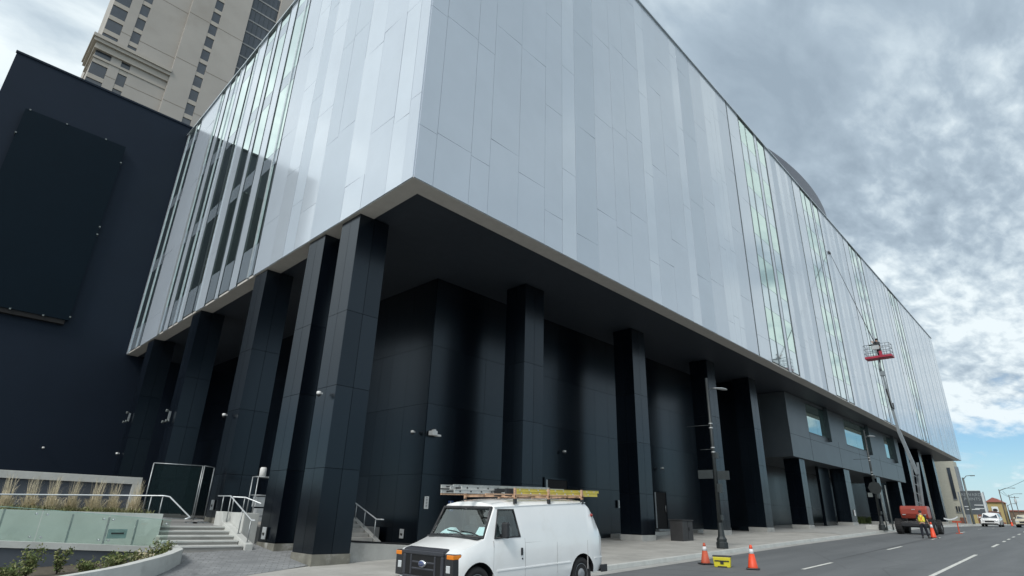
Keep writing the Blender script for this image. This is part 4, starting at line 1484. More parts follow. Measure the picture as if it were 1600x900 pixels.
# ------------------------------------------------------------------ white van
VX, VY = 7.70, 9.825
van = thing('white_van', 'white cargo van with a ladder rack parked at the kerb', 'van', (VX, VY, gz(VX)), None, (0, -math.atan(0.028), 0))
hw = 0.925
sec = [  # x, then half-section from sill to roof centre
    (0.03, [(.74, .42), (.80, .50), (.84, .80), (.80, .93), (.55, .96), (.3, .98), (0, .985)]),
    (0.14, [(.84, .38), (.90, .50), (.91, .88), (.85, .985), (.55, 1.02), (.3, 1.035), (0, 1.04)]),
    (0.45, [(.88, .34), (.92, .50), (.925, .95), (.86, 1.07), (.55, 1.11), (.3, 1.125), (0, 1.13)]),
    (0.80, [(.88, .34), (.92, .50), (.925, 1.00), (.87, 1.19), (.55, 1.215), (.3, 1.225), (0, 1.23)]),
    (1.14, [(.88, .34), (.92, .50), (.925, 1.03), (.795, 1.76), (.70, 1.83), (.4, 1.875), (0, 1.89)]),
    (1.40, [(.88, .34), (.92, .50), (.925, 1.05), (.80, 1.80), (.71, 1.87), (.4, 1.92), (0, 1.935)]),
    (1.90, [(.88, .34), (.92, .50), (.925, 1.06), (.805, 1.82), (.715, 1.89), (.4, 1.945), (0, 1.96)]),
    (3.00, [(.88, .34), (.92, .50), (.925, 1.08), (.81, 1.84), (.72, 1.905), (.4, 1.96), (0, 1.975)]),
    (4.10, [(.88, .36), (.92, .52), (.925, 1.10), (.81, 1.86), (.72, 1.915), (.4, 1.965), (0, 1.98)]),
    (4.32, [(.88, .38), (.915, .54), (.918, 1.10), (.79, 1.76), (.69, 1.86), (.4, 1.92), (0, 1.94)]),
    (4.52, [(.86, .40), (.90, .56), (.902, 1.10), (.79, 1.52), (.66, 1.68), (.4, 1.76), (0, 1.79)]),
    (4.66, [(.82, .42), (.87, .58), (.875, 1.10), (.80, 1.28), (.62, 1.40), (.4, 1.44), (0, 1.45)]),
    (4.70, [(.78, .46), (.83, .60), (.835, 1.05), (.76, 1.16), (.58, 1.22), (.4, 1.23), (0, 1.235)]),
]
mb = MB()
vs = []
np_ = 7
ring_n = 13 + 0
for (x, hs) in sec:
    left = [(x, -y, z) for (y, z) in hs]
    right = [(x, y, z) for (y, z) in hs[:-1]][::-1]
    vs += left + right
rn = 13
fs = []
for i in range(len(sec) - 1):
    for k in range(rn):
        k2 = (k + 1) % rn
        fs.append((i * rn + k, i * rn + k2, (i + 1) * rn + k2, (i + 1) * rn + k))
fs.append(list(range(rn)))
fs.append(list(range((len(sec) - 1) * rn, len(sec) * rn)))
mb.add(vs, fs, 0, True)
body = mb.build('body', ['vwhite', 'cabin', 'vblack'], van, local=True)
FWX, RWX, WR = 0.64, 3.87, 0.355


def cut(target, mb_, mats):
    c = mb_.build('cutter', mats)
    md = target.modifiers.new('b', 'BOOLEAN')
    md.operation = 'DIFFERENCE'
    md.solver = 'EXACT'
    md.object = c
    try:
        md.material_mode = 'TRANSFER'
    except Exception:
        pass
    c.matrix_world = Matrix.Identity(4)
    bpy.context.view_layer.update()
    c.matrix_world = target.matrix_world.copy()
    bpy.context.view_layer.update()
    me = bpy.data.meshes.new_from_object(target.evaluated_get(bpy.context.evaluated_depsgraph_get()))
    target.modifiers.clear()
    target.data = me
    bpy.data.objects.remove(c)


bpy.context.view_layer.update()
cb = MB()
for wx in (FWX, RWX):
    for sy in (-1, 1):
        cb.lathe([(.435, min(sy * .60, sy * 1.1)), (.435, max(sy * .60, sy * 1.1))], (wx, 0, .36), 28, axis='y', smooth=False)
cut(body, cb, ['vblack'])
cb = MB()   # cabin behind the windscreen
cb.hexa([(0.86, -.80, 1.225), (2.0, -.80, 1.08), (2.0, .80, 1.08), (0.86, .80, 1.225), (1.09, -.705, 1.715), (2.0, -.72, 1.75), (2.0, .72, 1.75), (1.09, .705, 1.715)])
cut(body, cb, ['cabin'])
cb = MB()
cb.hexa([(0.66, -.81, 1.225), (1.2, -.79, 1.225), (1.2, .79, 1.225), (0.66, .81, 1.225), (0.98, -.725, 1.75), (1.3, -.715, 1.75), (1.3, .715, 1.75), (0.98, .725, 1.75)])
cut(body, cb, ['cabin'])
cb = MB()
sw = [(1.06, 1.205), (1.80, 1.215), (1.67, 1.735), (1.22, 1.735)]
cb.prism([(x, -1.1, z) for x, z in sw], (0, 2.2, 0))
cut(body, cb, ['cabin'])
body.data.set_sharp_from_angle(angle=R(38))
# glazing
g = MB()
g.hexa([(0.835, -.80, 1.215), (0.845, -.80, 1.215), (0.845, .80, 1.215), (0.835, .80, 1.215), (1.105, -.72, 1.755), (1.115, -.72, 1.755), (1.115, .72, 1.755), (1.105, .72, 1.755)])
ws = g.build('windscreen', 'vglass', van, local=True)
f = MB()
f.tube([(.83, -.83, 1.21), (.83, .83, 1.21), (1.10, .735, 1.765), (1.10, -.735, 1.765), (.83, -.83, 1.21), (.83, -.5, 1.21)]  , .042, 6)
f.hexa([(.68, -.80, 1.19), (.85, -.80, 1.20), (.85, .80, 1.20), (.68, .80, 1.19), (.70, -.80, 1.215), (.85, -.80, 1.23), (.85, .80, 1.23), (.70, .80, 1.215)])
f.build('seal', 'vblack', ws, local=True)
f = MB()
f.tube([(.80, -.30, 1.235), (.86, .05, 1.30), (.87, .35, 1.32)], .012, 6)
f.tube([(.80, -.75, 1.235), (.86, -.45, 1.29), (.87, -.1, 1.31)], .012, 6)
f.build('wiper', 'vblack', ws, local=True)
for sy in (-1, 1):
    g = MB()
    yy = lambda z: sy * (.925 - (z - 1.05) / (1.80 - 1.05) * .125)
    P4 = [(x, yy(z) - sy * .012, z) for x, z in sw]
    g.prism(P4, (0, sy * .006, 0))
    o = g.build('side_window', 'vglass', van, local=True)
    f = MB()
    f.tube([(x, yy(z) + sy * .002, z) for x, z in sw + sw[:2]], .018, 6)
    f.build('seal', 'vblack', o, local=True)
# cabin contents
m1 = MB()
for y in (-.42, .42):
    m1.box(1.62, 1.80, y - .25, y + .25, 1.0, 1.38)
    m1.box(1.66, 1.76, y - .13, y + .13, 1.38, 1.60)
m1.build('seat', pm("seat_cloth", (.09, .095, .10), .9), van, local=True, bevel=.03)
m1 = MB()
m1.tube([(1.35 + .05 * math.sin(a), -.42 + .19 * math.cos(a), 1.30 + .19 * math.sin(a)) for a in [k * math.pi / 10 for k in range(21)]], .015, 6)
m1.build('steering_wheel', 'vblack', van, local=True)
m1 = MB()
m1.hexa([(.92, -.74, 1.245), (1.06, -.74, 1.25), (1.06, -.45, 1.25), (.92, -.45, 1.245), (1.03, -.72, 1.40), (1.10, -.72, 1.38), (1.10, -.47, 1.38), (1.03, -.47, 1.40)])
m1.hexa([(.93, .35, 1.25), (1.2, .3, 1.25), (1.2, .62, 1.25), (.93, .66, 1.25), (1.0, .40, 1.34), (1.12, .36, 1.36), (1.12, .56, 1.36), (1.0, .58, 1.32)])
m1.box(.93, 1.08, -.2, .05, 1.25, 1.27)
m1.build('dashboard_paper', 'paper', van, local=True)
# front end
m1 = MB()
gx0 = -0.03
m1.box(gx0, .12, -.63, .63, .90, .985)
m1.box(gx0, .12, -.63, .63, .44, .53)
for a, b in ((-.63, -.55), (.55, .63), (-.40, -.35), (.35, .40)):
    m1.box(gx0 + .002, .12, a, b, .53, .90)
for z in (.63, .745):
    m1.box(gx0 + .01, .10, -.35, .35, z, z + .045)
m1.hexa([(gx0, -.63, .985), (.16, -.63, .985), (.16, .63, .985), (gx0, .63, .985), (.03, -.60, 1.02), (.15, -.60, 1.035), (.15, .60, 1.035), (.03, .60, 1.02)])
gr = m1.build('grille', 'vgrille', van, local=True, bevel=.02)
m1 = MB()
m1.box(-.012, .06, -.62, .62, .47, .98)
m1.build('grille_mesh', 'gap', gr, local=True)
m1 = MB()
m1.lathe([(.001, -.055), (.05, -.052), (.062, -.045), (.07, -.03), (.07, .02)], (0, 0, .745), 24, axis='x')
for v in m1.v:
    v.y *= 1.75
eb = m1.build('emblem', 'chrome', gr, local=True)
m1 = MB()
m1.lathe([(.001, -.060), (.048, -.058), (.05, -.05)], (0, 0, .745), 24, axis='x')
for v in m1.v:
    v.y *= 1.8
m1.build('emblem_field', 'emblem', eb, local=True)
text('Ford', 'emblem_lettering', .075, 'chrome', eb, Matrix.Translation((-.061, 0, .745)) @ Matrix(((0, 0, -1, 0), (-1, 0, 0, 0), (0, 1, 0, 0), (0, 0, 0, 1))), .003)
for sy in (-1, 1):
    m1 = MB()
    a, b = sorted((sy * .65, sy * .90))
    m1.box(-.005, .20, a, b, .50, .955)
    hd = m1.build('headlight', 'vblack', van, local=True, bevel=.015)
    m1 = MB()
    a, b = sorted((sy * .71, sy * .905))
    m1.box(-.012, .19, a, b, .865, .945)
    m1.build('turn_signal', 'amber', hd, local=True, bevel=.012)
    m1 = MB()
    a, b = sorted((sy * .70, sy * .82))
    m1.box(-.012, .05, a, b, .63, .76)
    m1.build('lens', 'lens', hd, local=True, bevel=.012)
    m1 = MB()
    a, b = sorted((sy * .93, sy * 1.10))
    m1.box(1.20, 1.30, a, b, 1.20, 1.50)
    mr = m1.build('mirror', 'vblack', van, local=True, bevel=.03)
    m1 = MB()
    m1.tube([(1.24, sy * .88, 1.24), (1.25, sy * 1.0, 1.30)], .03, 6)
    m1.build('mirror_arm', 'vblack', mr, local=True)
m1 = MB()
m1.box(-.10, .10, -.86, .86, .30, .46)
for sy in (-1, 1):
    a, b = sorted((sy * .80, sy * .93))
    m1.box(-.06, .24, a, b, .30, .455)
m1.build('front_bumper', 'vgrille', van, local=True, bevel=.03)
m1 = MB()
m1.box(4.68, 4.82, -.92, .92, .36, .50)
m1.box(4.55, 4.80, -.935, -.90, .36, .52)
m1.build('rear_bumper', 'vblack', van, local=True, bevel=.02)
# shut lines, painted crease shading, mouldings, handles
yd = lambda z: -(.925 - max(0, z - 1.05) / .75 * .125) - .003
m1 = MB()
for x in (1.02, 1.93, 2.96, 4.06):
    zz = [.50, 1.06, 1.16] if x == 1.02 else [.46, .8, 1.06, 1.3, 1.55, 1.79]
    for a, b in zip(zz, zz[1:]):
        fa = lambda z: yd(z) if z > .5 else -.92
        m1.hexa([(x, fa(a), a), (x + .008, fa(a), a), (x + .008, fa(a) + .02, a), (x, fa(a) + .02, a), (x, fa(b), b), (x + .008, fa(b), b), (x + .008, fa(b) + .02, b), (x, fa(b) + .02, b)])
for (xa, xb, z) in ((1.94, 4.05, 1.09), (4.08, 4.56, 1.11), (1.94, 4.05, 1.30)):  # belt creases: groove shading put in as thin grey strips
    m1.hexa([(xa, yd(z) + .0005, z), (xb, yd(z) + (.0005 if xb < 4.2 else .03), z + .01), (xb, yd(z) + .05, z + .01), (xa, yd(z) + .05, z), (xa, yd(z) + .0005, z + .006), (xb, yd(z) + (.0005 if xb < 4.2 else .03), z + .016), (xb, yd(z) + .05, z + .016), (xa, yd(z) + .05, z + .006)])
m1.build('shut_crease_line', pm("shut_crease_grey", (.40, .40, .40), .8), van, local=True)
m1 = MB()
m1.hexa([(1.12, -.932, .60), (3.42, -.932, .63), (3.42, -.90, .63), (1.12, -.90, .60), (1.12, -.932, .625), (3.42, -.932, .655), (3.42, -.90, .655), (1.12, -.90, .625)])
m1.hexa([(4.32, -.928, .66), (4.66, -.885, .67), (4.66, -.86, .67), (4.32, -.90, .66), (4.32, -.928, .685), (4.66, -.885, .695), (4.66, -.86, .695), (4.32, -.90, .685)])
m1.hexa([(1.14, -.815, 1.775), (4.15, -.825, 1.875), (4.15, -.78, 1.875), (1.14, -.77, 1.775), (1.14, -.815, 1.79), (4.15, -.825, 1.89), (4.15, -.78, 1.89), (1.14, -.77, 1.79)])
m1.build('moulding', 'vwhite', van, local=True)
m1 = MB()
m1.box(1.80, 1.85, -.945, -.915, .86, 1.0)
m1.box(1.83, 1.86, -.94, -.915, .78, .81)
m1.build('door_handle', 'vblack', van, local=True, bevel=.006)
m1 = MB()
m1.sphere((4.40, -.80, 1.60), .05, 0, 10, 8, (1.3, .7, .8))
m1.build('side_marker', 'redlens', van, local=True)
m1 = MB()
m1.box(4.62, 4.715, -.84, -.76, .75, 1.02)
m1.box(4.62, 4.715, .76, .84, .75, 1.02)
m1.build('tail_lamp', 'redlens', van, local=True, bevel=.01)
for wx in (FWX, RWX):
    for sy in (-1, 1):
        m1 = MB()
        y0, y1 = sy * .68, sy * .885
        pr_ = [(.23, y0), (WR - .03, y0), (WR, y0 + sy * .03), (WR, y1 - sy * .04), (WR - .03, y1), (.24, y1), (.225, y1 - sy * .02)]
        m1.lathe(pr_, (wx, 0, WR + .005), 32, axis='y')
        wh = m1.build('wheel', 'rubber', van, local=True)
        m1 = MB()
        m1.lathe([(.235, y1 - sy * .025), (.215, y1 - sy * .015), (.19, y1 - sy * .05), (.13, y1 - sy * .03), (.11, y1 - sy * .01), (.07, y1 + sy * .005), (.03, y1 + sy * .005)], (wx, 0, WR + .005), 28, axis='y')
        m1.build('rim', 'rim', wh, local=True)
# roof rack
m1 = MB()
for x in (1.74, 2.84, 4.06):
    for y in (-.80, .80):
        m1.box(x - .03, x + .03, y - .03, y + .03, 1.85, 1.95, 1)
        m1.box(x - .025, x + .025, y - .02, y + .02, 1.95, 2.17, 0)
    m1.box(x - .02, x + .02, -.82, .82, 1.985, 2.02, 0)
for y in (-.72, .72):
    m1.box(.95, 4.25, y - .02, y + .02, 2.022, 2.05, 0)
m1.build('roof_rack', ['rust', 'vblack'], van, local=True)


# ladders lie on the rack: things of their own
def ladder(name, label, x0, x1, y0, y1, z, mat, h=.062, feet=None, sl=.028):
    t = thing(name, label, 'ladder', (VX + x0, VY + (y0 + y1) / 2, gz(VX) + z), 'ladders on the van roof rack', (0, -math.atan(sl), 0))
    L = x1 - x0
    for y in (y0, y1):
        m_ = MB()
        yo = y - (y0 + y1) / 2
        m_.box(0, L, yo - .012, yo + .012, 0, h)
        m_.box(0, L, yo - .022, yo + .022, 0, .008)
        m_.box(0, L, yo - .022, yo + .022, h - .008, h)
        m_.build('rail', mat, t, local=True)
    nrg = int(L / .3)
    for k in range(nrg):
        m_ = MB()
        x = .15 + k * .3
        yo = (y1 - y0) / 2
        m_.tube([(x, -yo - .026, h / 2), (x, yo + .026, h / 2)], .016, 8)
        m_.build('rung', 'vblack' if mat == 'alu' else 'alu', t, local=True)
    if feet:
        m_ = MB()
        for y in (y0, y1):
            yo = y - (y0 + y1) / 2
            m_.box(-.02, feet, yo - .03, yo + .03, -.02, h + .05)
        m_.build('end_boot', 'vblack', t, local=True)
    return t


z0_ = 2.055 + .028 * 0
ladder('extension_ladder', 'lower aluminium ladder section sticking out farthest over the windscreen', .40, 3.9, -.30, .12, z0_ + .006, 'alu', .07)
ladder('extension_ladder', 'aluminium ladder section resting on the lower ladder section', .62, 3.95, -.27, .09, z0_ + .084, 'alu', .07)
ladder('extension_ladder', 'aluminium ladder lying on the far side of the van rack', .80, 3.95, .20, .62, z0_ + .125, 'alu', .075)
ladder('fibreglass_ladder', 'yellow fibreglass ladder section with a black boot nearest the camera', 1.52, 4.75, -.70, -.38, z0_ + .01, 'fibre', .085, .26)
ladder('fibreglass_ladder', 'upper yellow fibreglass ladder section on the near side of the van', 1.80, 4.85, -.67, -.41, z0_ + .102, 'fibre', .055)


# ------------------------------------------------------------------ people
def figure(joints, edges, rad, name, mat, parent):
    me = bpy.data.meshes.new(name)
    keys = list(joints)
    me.from_pydata([joints[k] for k in keys], [(keys.index(a), keys.index(b)) for a, b in edges], [])
    o = bpy.data.objects.new(name, me)
    col.objects.link(o)
    o.parent = parent
    me.materials.append(M[mat])
    md = o.modifiers.new('skin', 'SKIN')
    md.use_smooth_shade = True
    sv = me.skin_vertices[0].data
    for i, k in enumerate(keys):
        r_ = rad[k]
        sv[i].radius = r_ if isinstance(r_, tuple) else (r_, r_)
        sv[i].use_root = (k == 'pelvis')
    sd = o.modifiers.new('sub', 'SUBSURF')
    sd.levels = 1
    sd.render_levels = 2
    return o


EDG = [('pelvis', 'waist'), ('waist', 'chest'), ('chest', 'neck'), ('neck', 'skull'), ('skull', 'crown'), ('chest', 'shL'), ('shL', 'elL'), ('elL', 'wrL'), ('wrL', 'haL'), ('chest', 'shR'), ('shR', 'elR'), ('elR', 'wrR'), ('wrR', 'haR'),
       ('pelvis', 'hipL'), ('hipL', 'knL'), ('knL', 'anL'), ('anL', 'toL'), ('pelvis', 'hipR'), ('hipR', 'knR'), ('knR', 'anR'), ('anR', 'toR')]
RAD = dict(pelvis=(.15, .11), waist=(.14, .10), chest=(.17, .115), neck=.055, skull=(.085, .095), crown=(.075, .085), shL=.07, elL=.045, wrL=.032, haL=.035, shR=.07, elR=.045, wrR=.032, haR=.035,
           hipL=.095, knL=.06, anL=.042, toL=.045, hipR=.095, knR=.06, anR=.042, toR=.045)


def person(J, name, label, loc, rotz, torso_mat, leg_mat, hair_mat, vest=None, scale=1.0):
    t = thing(name, label, 'person', loc, None, (0, 0, rotz))
    t.scale = (scale,) * 3
    figure(J, EDG, RAD, 'body', 'skin', t)
    # trousers
    tj = {k: J[k] for k in ('pelvis', 'waist', 'hipL', 'knL', 'anL', 'hipR', 'knR', 'anR')}
    tj['waist'] = V(J['pelvis']).lerp(V(J['waist']), .45)
    tr = {k: (tuple(x + .02 for x in RAD[k]) if isinstance(RAD[k], tuple) else RAD[k] + .025) for k in tj}
    figure(tj, [e for e in EDG if e[0] in tj and e[1] in tj], tr, 'trousers', leg_mat, t)
    sj = {k: J[k] for k in ('pelvis', 'waist', 'chest', 'shL', 'elL', 'shR', 'elR')}
    sj['pelvis'] = V(J['pelvis']).lerp(V(J['waist']), .15)
    srr = {k: (tuple(x + .03 for x in RAD[k]) if isinstance(RAD[k], tuple) else RAD[k] + .022) for k in sj}
    figure(sj, [e for e in EDG if e[0] in sj and e[1] in sj], srr, 'shirt', torso_mat, t)
    if vest:
        vj = {k: J[k] for k in ('pelvis', 'waist', 'chest')}
        vj['pelvis'] = V(J['pelvis']).lerp(V(J['waist']), .2)
        vj['sh1'] = V(J['chest']).lerp(V(J['shL']), .78) + V((0, 0, .01))
        vj['sh2'] = V(J['chest']).lerp(V(J['shR']), .78) + V((0, 0, .01))
        vr = dict(pelvis=(.22, .17), waist=(.21, .16), chest=(.22, .165), sh1=.115, sh2=.115)
        ve = figure(vj, [('pelvis', 'waist'), ('waist', 'chest'), ('chest', 'sh1'), ('chest', 'sh2')], vr, 'vest', 'hiviz', t)
        st = MB()
        back = -.20
        c_ = V(J['chest'])
        p_ = V(J['pelvis'])
        for s_ in (-1, 1):
            st.ob(c_ + V((s_ * .12 - .025, back, .12)), V((.05, 0, 0)), V((0, .02, 0)), V((-s_ * .20, .0, -.40)))
        st.build('back_cross', 'hior', ve, local=True)
    h = MB()
    sk = V(J['skull'])
    cr = V(J['crown'])
    h.sphere(sk.lerp(cr, .55) + V((0, -.012, .02)), .108, 0, 14, 10, (.92, 1.0, .95))
    h.build('hair' if hair_mat != 'white' else 'hard_hat', hair_mat, t, local=True)
    # face: eyes, nose, mouth, ears in front of the skull (local +Y)
    fc = MB()
    for s_ in (-1, 1):
        fc.sphere(sk + V((s_ * .032, .088, .03)), .012, 1, 8, 6)
        fc.sphere(sk + V((s_ * .088, 0, .02)), .028, 0, 8, 6, (.4, .7, 1))
    fc.sphere(sk + V((0, .10, 0)), .018, 0, 8, 6, (.8, 1, 1.3))
    fc.box(sk.x - .025, sk.x + .025, sk.y + .082, sk.y + .092, sk.z - .048, sk.z - .038, 2)
    fc.build('face', ['skin', 'ink', 'redlens'], t, local=True)
    # hands: five fingers each
    for s_ in ('L', 'R'):
        hd = MB()
        wr_, ha = V(J['wr' + s_]), V(J['ha' + s_])
        d = (ha - wr_).normalized()
        sd = d.cross(V((0, 1, 0)))
        sd = sd.normalized() if sd.length > .1 else V((1, 0, 0))
        dn = sd.cross(d).normalized()
        for k in range(4):
            b0 = ha + sd * (-.027 + .018 * k) + d * .02
            L = (.062, .072, .068, .052)[k]
            hd.tube([b0, b0 + d * L * .5 + dn * .01, b0 + d * L * .75 + dn * .035], [.0095, .0085, .0065], 6)
        hd.tube([ha + sd * .035 - d * .02, ha + sd * .06 + d * .02, ha + sd * .055 + d * .05 + dn * .02], [.011, .010, .008], 6)
        hd.build('hand', 'skin', t, local=True)
    for s_ in ('L', 'R'):
        b = MB()
        an = V(J['an' + s_])
        b.hexa([an + V((-.05, -.09, -.085)), an + V((.05, -.09, -.085)), an + V((.05, .19, -.085)), an + V((-.05, .19, -.085)), an + V((-.048, -.08, .06)), an + V((.048, -.08, .06)), an + V((.04, .17, -.02)), an + V((-.04, .17, -.02))])
        b.build('boot', 'ink', t, local=True, bevel=.02)
    return t


# walking flagger seen from behind; local +Y is forward
J1 = dict(pelvis=(0, 0, .95), waist=(0, .02, 1.12), chest=(0, .06, 1.36), neck=(0, .09, 1.52), skull=(0, .12, 1.62), crown=(0, .12, 1.70),
          shL=(-.19, .06, 1.43), elL=(-.27, .03, 1.17), wrL=(-.22, .20, .98), haL=(-.20, .25, .93), shR=(.19, .06, 1.43), elR=(.29, .08, 1.18), wrR=(.36, .16, .95), haR=(.37, .17, .89),
          hipL=(-.09, 0, .90), knL=(-.11, -.02, .50), anL=(-.12, -.10, .09), toL=(-.13, .04, .045), hipR=(.09, 0, .90), knR=(.14, .12, .50), anR=(.20, .10, .09), toR=(.22, .24, .045))
WX, WY = 44.9, 8.4
person(J1, 'person', 'worker in a yellow hi-vis vest and navy trousers walking with a red cone', (WX, WY, gz(WX)), R(-90 + 8), 'charcoal', 'navy', 'charcoal', vest=True, scale=.90)
t = cone(WX + .1, WY - .42, .9, 'orange', 'tall red cone carried upright at the side of the walking worker')
t.location.z += .02
# ------------------------------------------------------------------ boom lift
LX, LY = 51.0, 9.75
lz = gz(LX)
lift = thing('boom_lift', 'red telescopic boom lift with its boom raised along the facade', 'boom lift', (LX, LY, lz))
m1 = MB()
m1.box(-1.1, 1.1, -.72, .72, .42, .82)
m1.box(-1.25, -1.0, -.9, .9, .48, .72)
m1.box(1.0, 1.25, -.9, .9, .48, .72)
m1.lathe([(.6, .82), (.6, .98)], (0, 0, 0), 24)
m1.build('chassis', 'vblack', lift, local=True, bevel=.03)
for wx in (-1.0, 1.0):
    for sy in (-1, 1):
        y0, y1 = sy * .80, sy * 1.16
        m1 = MB()
        m1.lathe([(.22, y0), (.42, y0), (.47, y0 + sy * .06), (.47, y1 - sy * .06), (.42, y1), (.24, y1), (.22, y1 - sy * .06)], (wx, 0, .475), 24, axis='y')
        for k in range(20):
            a = 2 * math.pi * k / 20
            c_ = V((wx + .47 * math.cos(a), (y0 + y1) / 2, .475 + .47 * math.sin(a)))
            d_ = V((-math.sin(a), 0, math.cos(a)))
            m1.ob(c_ - d_ * .03 - V((0, .17, 0)), d_ * .06, V((0, .34, 0)), V((math.cos(a), 0, math.sin(a))) * .025)
        wh = m1.build('wheel', 'rubber', lift, local=True)
        m1 = MB()
        m1.lathe([(.24, y1 - sy * .05), (.2, y1 - sy * .09), (.1, y1 - sy * .05), (.04, y1 - sy * .03)], (wx, 0, .475), 18, axis='y')
        m1.build('rim', 'boxgrey', wh, local=True)
m1 = MB()
pf = [(-.72, .98), (-.86, 1.30), (-.84, 1.66), (-.62, 1.82), (.2, 1.82), (.3, 1.7), (.3, 1.08), (.2, .98)]
hwid = [(-1.0)]
m1.prism([(x, -.80, z) for x, z in pf], (0, 1.62, 0))
tt = m1.build('turntable', 'red', lift, local=True, bevel=.10)
m1 = MB()
for y in (-.75, .75):
    m1.box(-.875, -.81, y * .8 - .1, y * .8 + .1, 1.22, 1.27)
m1.box(-.87, -.82, -.1, .1, 1.56, 1.61)
m1.build('marking', 'boxgrey', tt, local=True)


def wl(p):
    return V(p) - V((LX, LY, lz))


EL = wl((51.1, 9.25, 6.1))
m1 = MB()
for dy in (-.20, .20):
    m1.tube([wl((51.5, 9.55 + dy, 3.0)), EL + V((.05, dy, .1))], .085, 4, smooth=False)
m1.tube([wl((51.9, 9.55, 3.1)), EL + V((.35, 0, -.4))], .12, 4, smooth=False)
for k in range(5):
    f_ = .12 + .19 * k
    a = wl((51.5, 9.55, 3.0)).lerp(EL, f_)
    m1.tube([a + V((0, -.2, 0)), a + V((0, .2, .25))], .03, 4)
m1.build('riser', 'boom', lift, local=True)
B1, B2, B3 = wl((51.0, 9.76, 8.5)), wl((51.0, 10.02, 12.9)), wl((50.95, 10.0, 13.95))
m1 = MB()
m1.tube([EL + V((.1, -.05, -.7)), B1], .15, 4, smooth=False)
m1.tube([B1 - (B2 - B1).normalized() * .1, wl((51, 9.90, 10.8))], .115, 4, smooth=False)
m1.tube([wl((51, 9.89, 10.7)), B2], .085, 4, smooth=False)
m1.build('main_boom', 'boom', lift, local=True)
m1 = MB()
m1.tube([B2, wl((50.9, 10.05, 13.3)), B3], .07, 6)
m1.tube([B2 + V((-.12, .1, .05)), wl((50.8, 10.12, 13.5))], .04, 6)
m1.box(B2.x - .14, B2.x + .14, B2.y - .16, B2.y + .16, B2.z - .25, B2.z + .1)
m1.build('jib', 'boom', lift, local=True)
m1 = MB()
m1.tube([wl((50.82, 9.95, 11.6)), wl((50.75, 9.9, 11.0)), wl((50.78, 9.84, 10.2)), wl((50.82, 9.70, 10.05)), wl((50.86, 9.72, 10.5))], .05, 8)
m1.build('hose', 'rubber', lift, local=True)
# basket
b0 = wl((51.0, 9.98, 14.0))
m1 = MB()
m1.box(b0.x - .42, b0.x + .42, b0.y - .88, b0.y + .88, b0.z, b0.z + .07)
m1.box(b0.x - .45, b0.x - .41, b0.y - .9, b0.y + .9, b0.z, b0.z + .16)
m1.box(b0.x + .41, b0.x + .45, b0.y - .9, b0.y + .9, b0.z, b0.z + .16)
m1.box(b0.x - .41, b0.x + .41, b0.y - .92, b0.y - .88, b0.z, b0.z + .16)
m1.box(b0.x - .41, b0.x + .41, b0.y + .88, b0.y + .92, b0.z, b0.z + .16)
m1.box(b0.x - .46, b0.x - .35, b0.y - .32, b0.y - .12, b0.z, b0.z + .5)
bk = m1.build('basket', 'crimson', lift, local=True)
m1 = MB()
for z in (.42, .76, 1.08):
    m1.tube([b0 + V((-.42, -.88, z)), b0 + V((.42, -.88, z)), b0 + V((.42, .88, z)), b0 + V((-.42, .88, z)), b0 + V((-.42, -.88, z))], .02, 6)
for (x, y) in ((-.42, -.88), (.42, -.88), (.42, .88), (-.42, .88), (-.42, -.3), (-.42, .3), (.42, -.3), (.42, .3), (-.42, .62), (-.42, -.62)):
    m1.tube([b0 + V((x, y, .1)), b0 + V((x, y, 1.08))], .018, 6)
m1.build('guard_rail', 'boom', bk, local=True)
m1 = MB()
m1.box(b0.x - .60, b0.x - .44, b0.y - .22, b0.y + .28, b0.z + .62, b0.z + .98)
m1.build('control_box', 'boxgrey', bk, local=True, bevel=.02)
m1 = MB()
m1.box(b0.x - .64, b0.x - .40, b0.y - .30, b0.y + .45, b0.z + .99, b0.z + 1.05)
m1.build('control_panel', 'vblack', bk, local=True)
# worker in the basket, reaching up with a long pole
J2 = dict(pelvis=(0, 0, .86), waist=(0, .03, 1.02), chest=(0, .06, 1.25), neck=(0, .08, 1.40), skull=(0, .10, 1.50), crown=(0, .08, 1.58),
          shL=(-.19, .06, 1.31), elL=(-.28, .22, 1.22), wrL=(-.18, .36, 1.38), haL=(-.16, .39, 1.44), shR=(.19, .06, 1.31), elR=(.20, .28, 1.24), wrR=(.02, .44, 1.46), haR=(-.02, .46, 1.52),
          hipL=(-.09, 0, .82), knL=(-.11, .08, .45), anL=(-.12, -.02, .09), toL=(-.13, .1, .045), hipR=(.09, 0, .82), knR=(.12, .10, .45), anR=(.13, 0, .09), toR=(.14, .12, .045))
person(J2, 'person', 'dark-clad window cleaner standing in the raised red basket', (51.05, 9.9, 14.08), R(-30), 'charcoal', 'charcoal', 'ink', scale=.95)
m1 = MB()
m1.tube([(51.2, 10.15, 15.4), (58.4, 13.75, 26.9)], [.03, .018], 8)
pp_ = m1.build('cleaning_pole', 'vblack')
tag(pp_, 'long thin cleaning pole reaching from the red basket up the facade', 'pole')
m1 = MB()
m1.box(58.1, 58.7, 13.72, 13.8, 26.82, 27.0)
m1.build('brush', 'vblack', pp_)

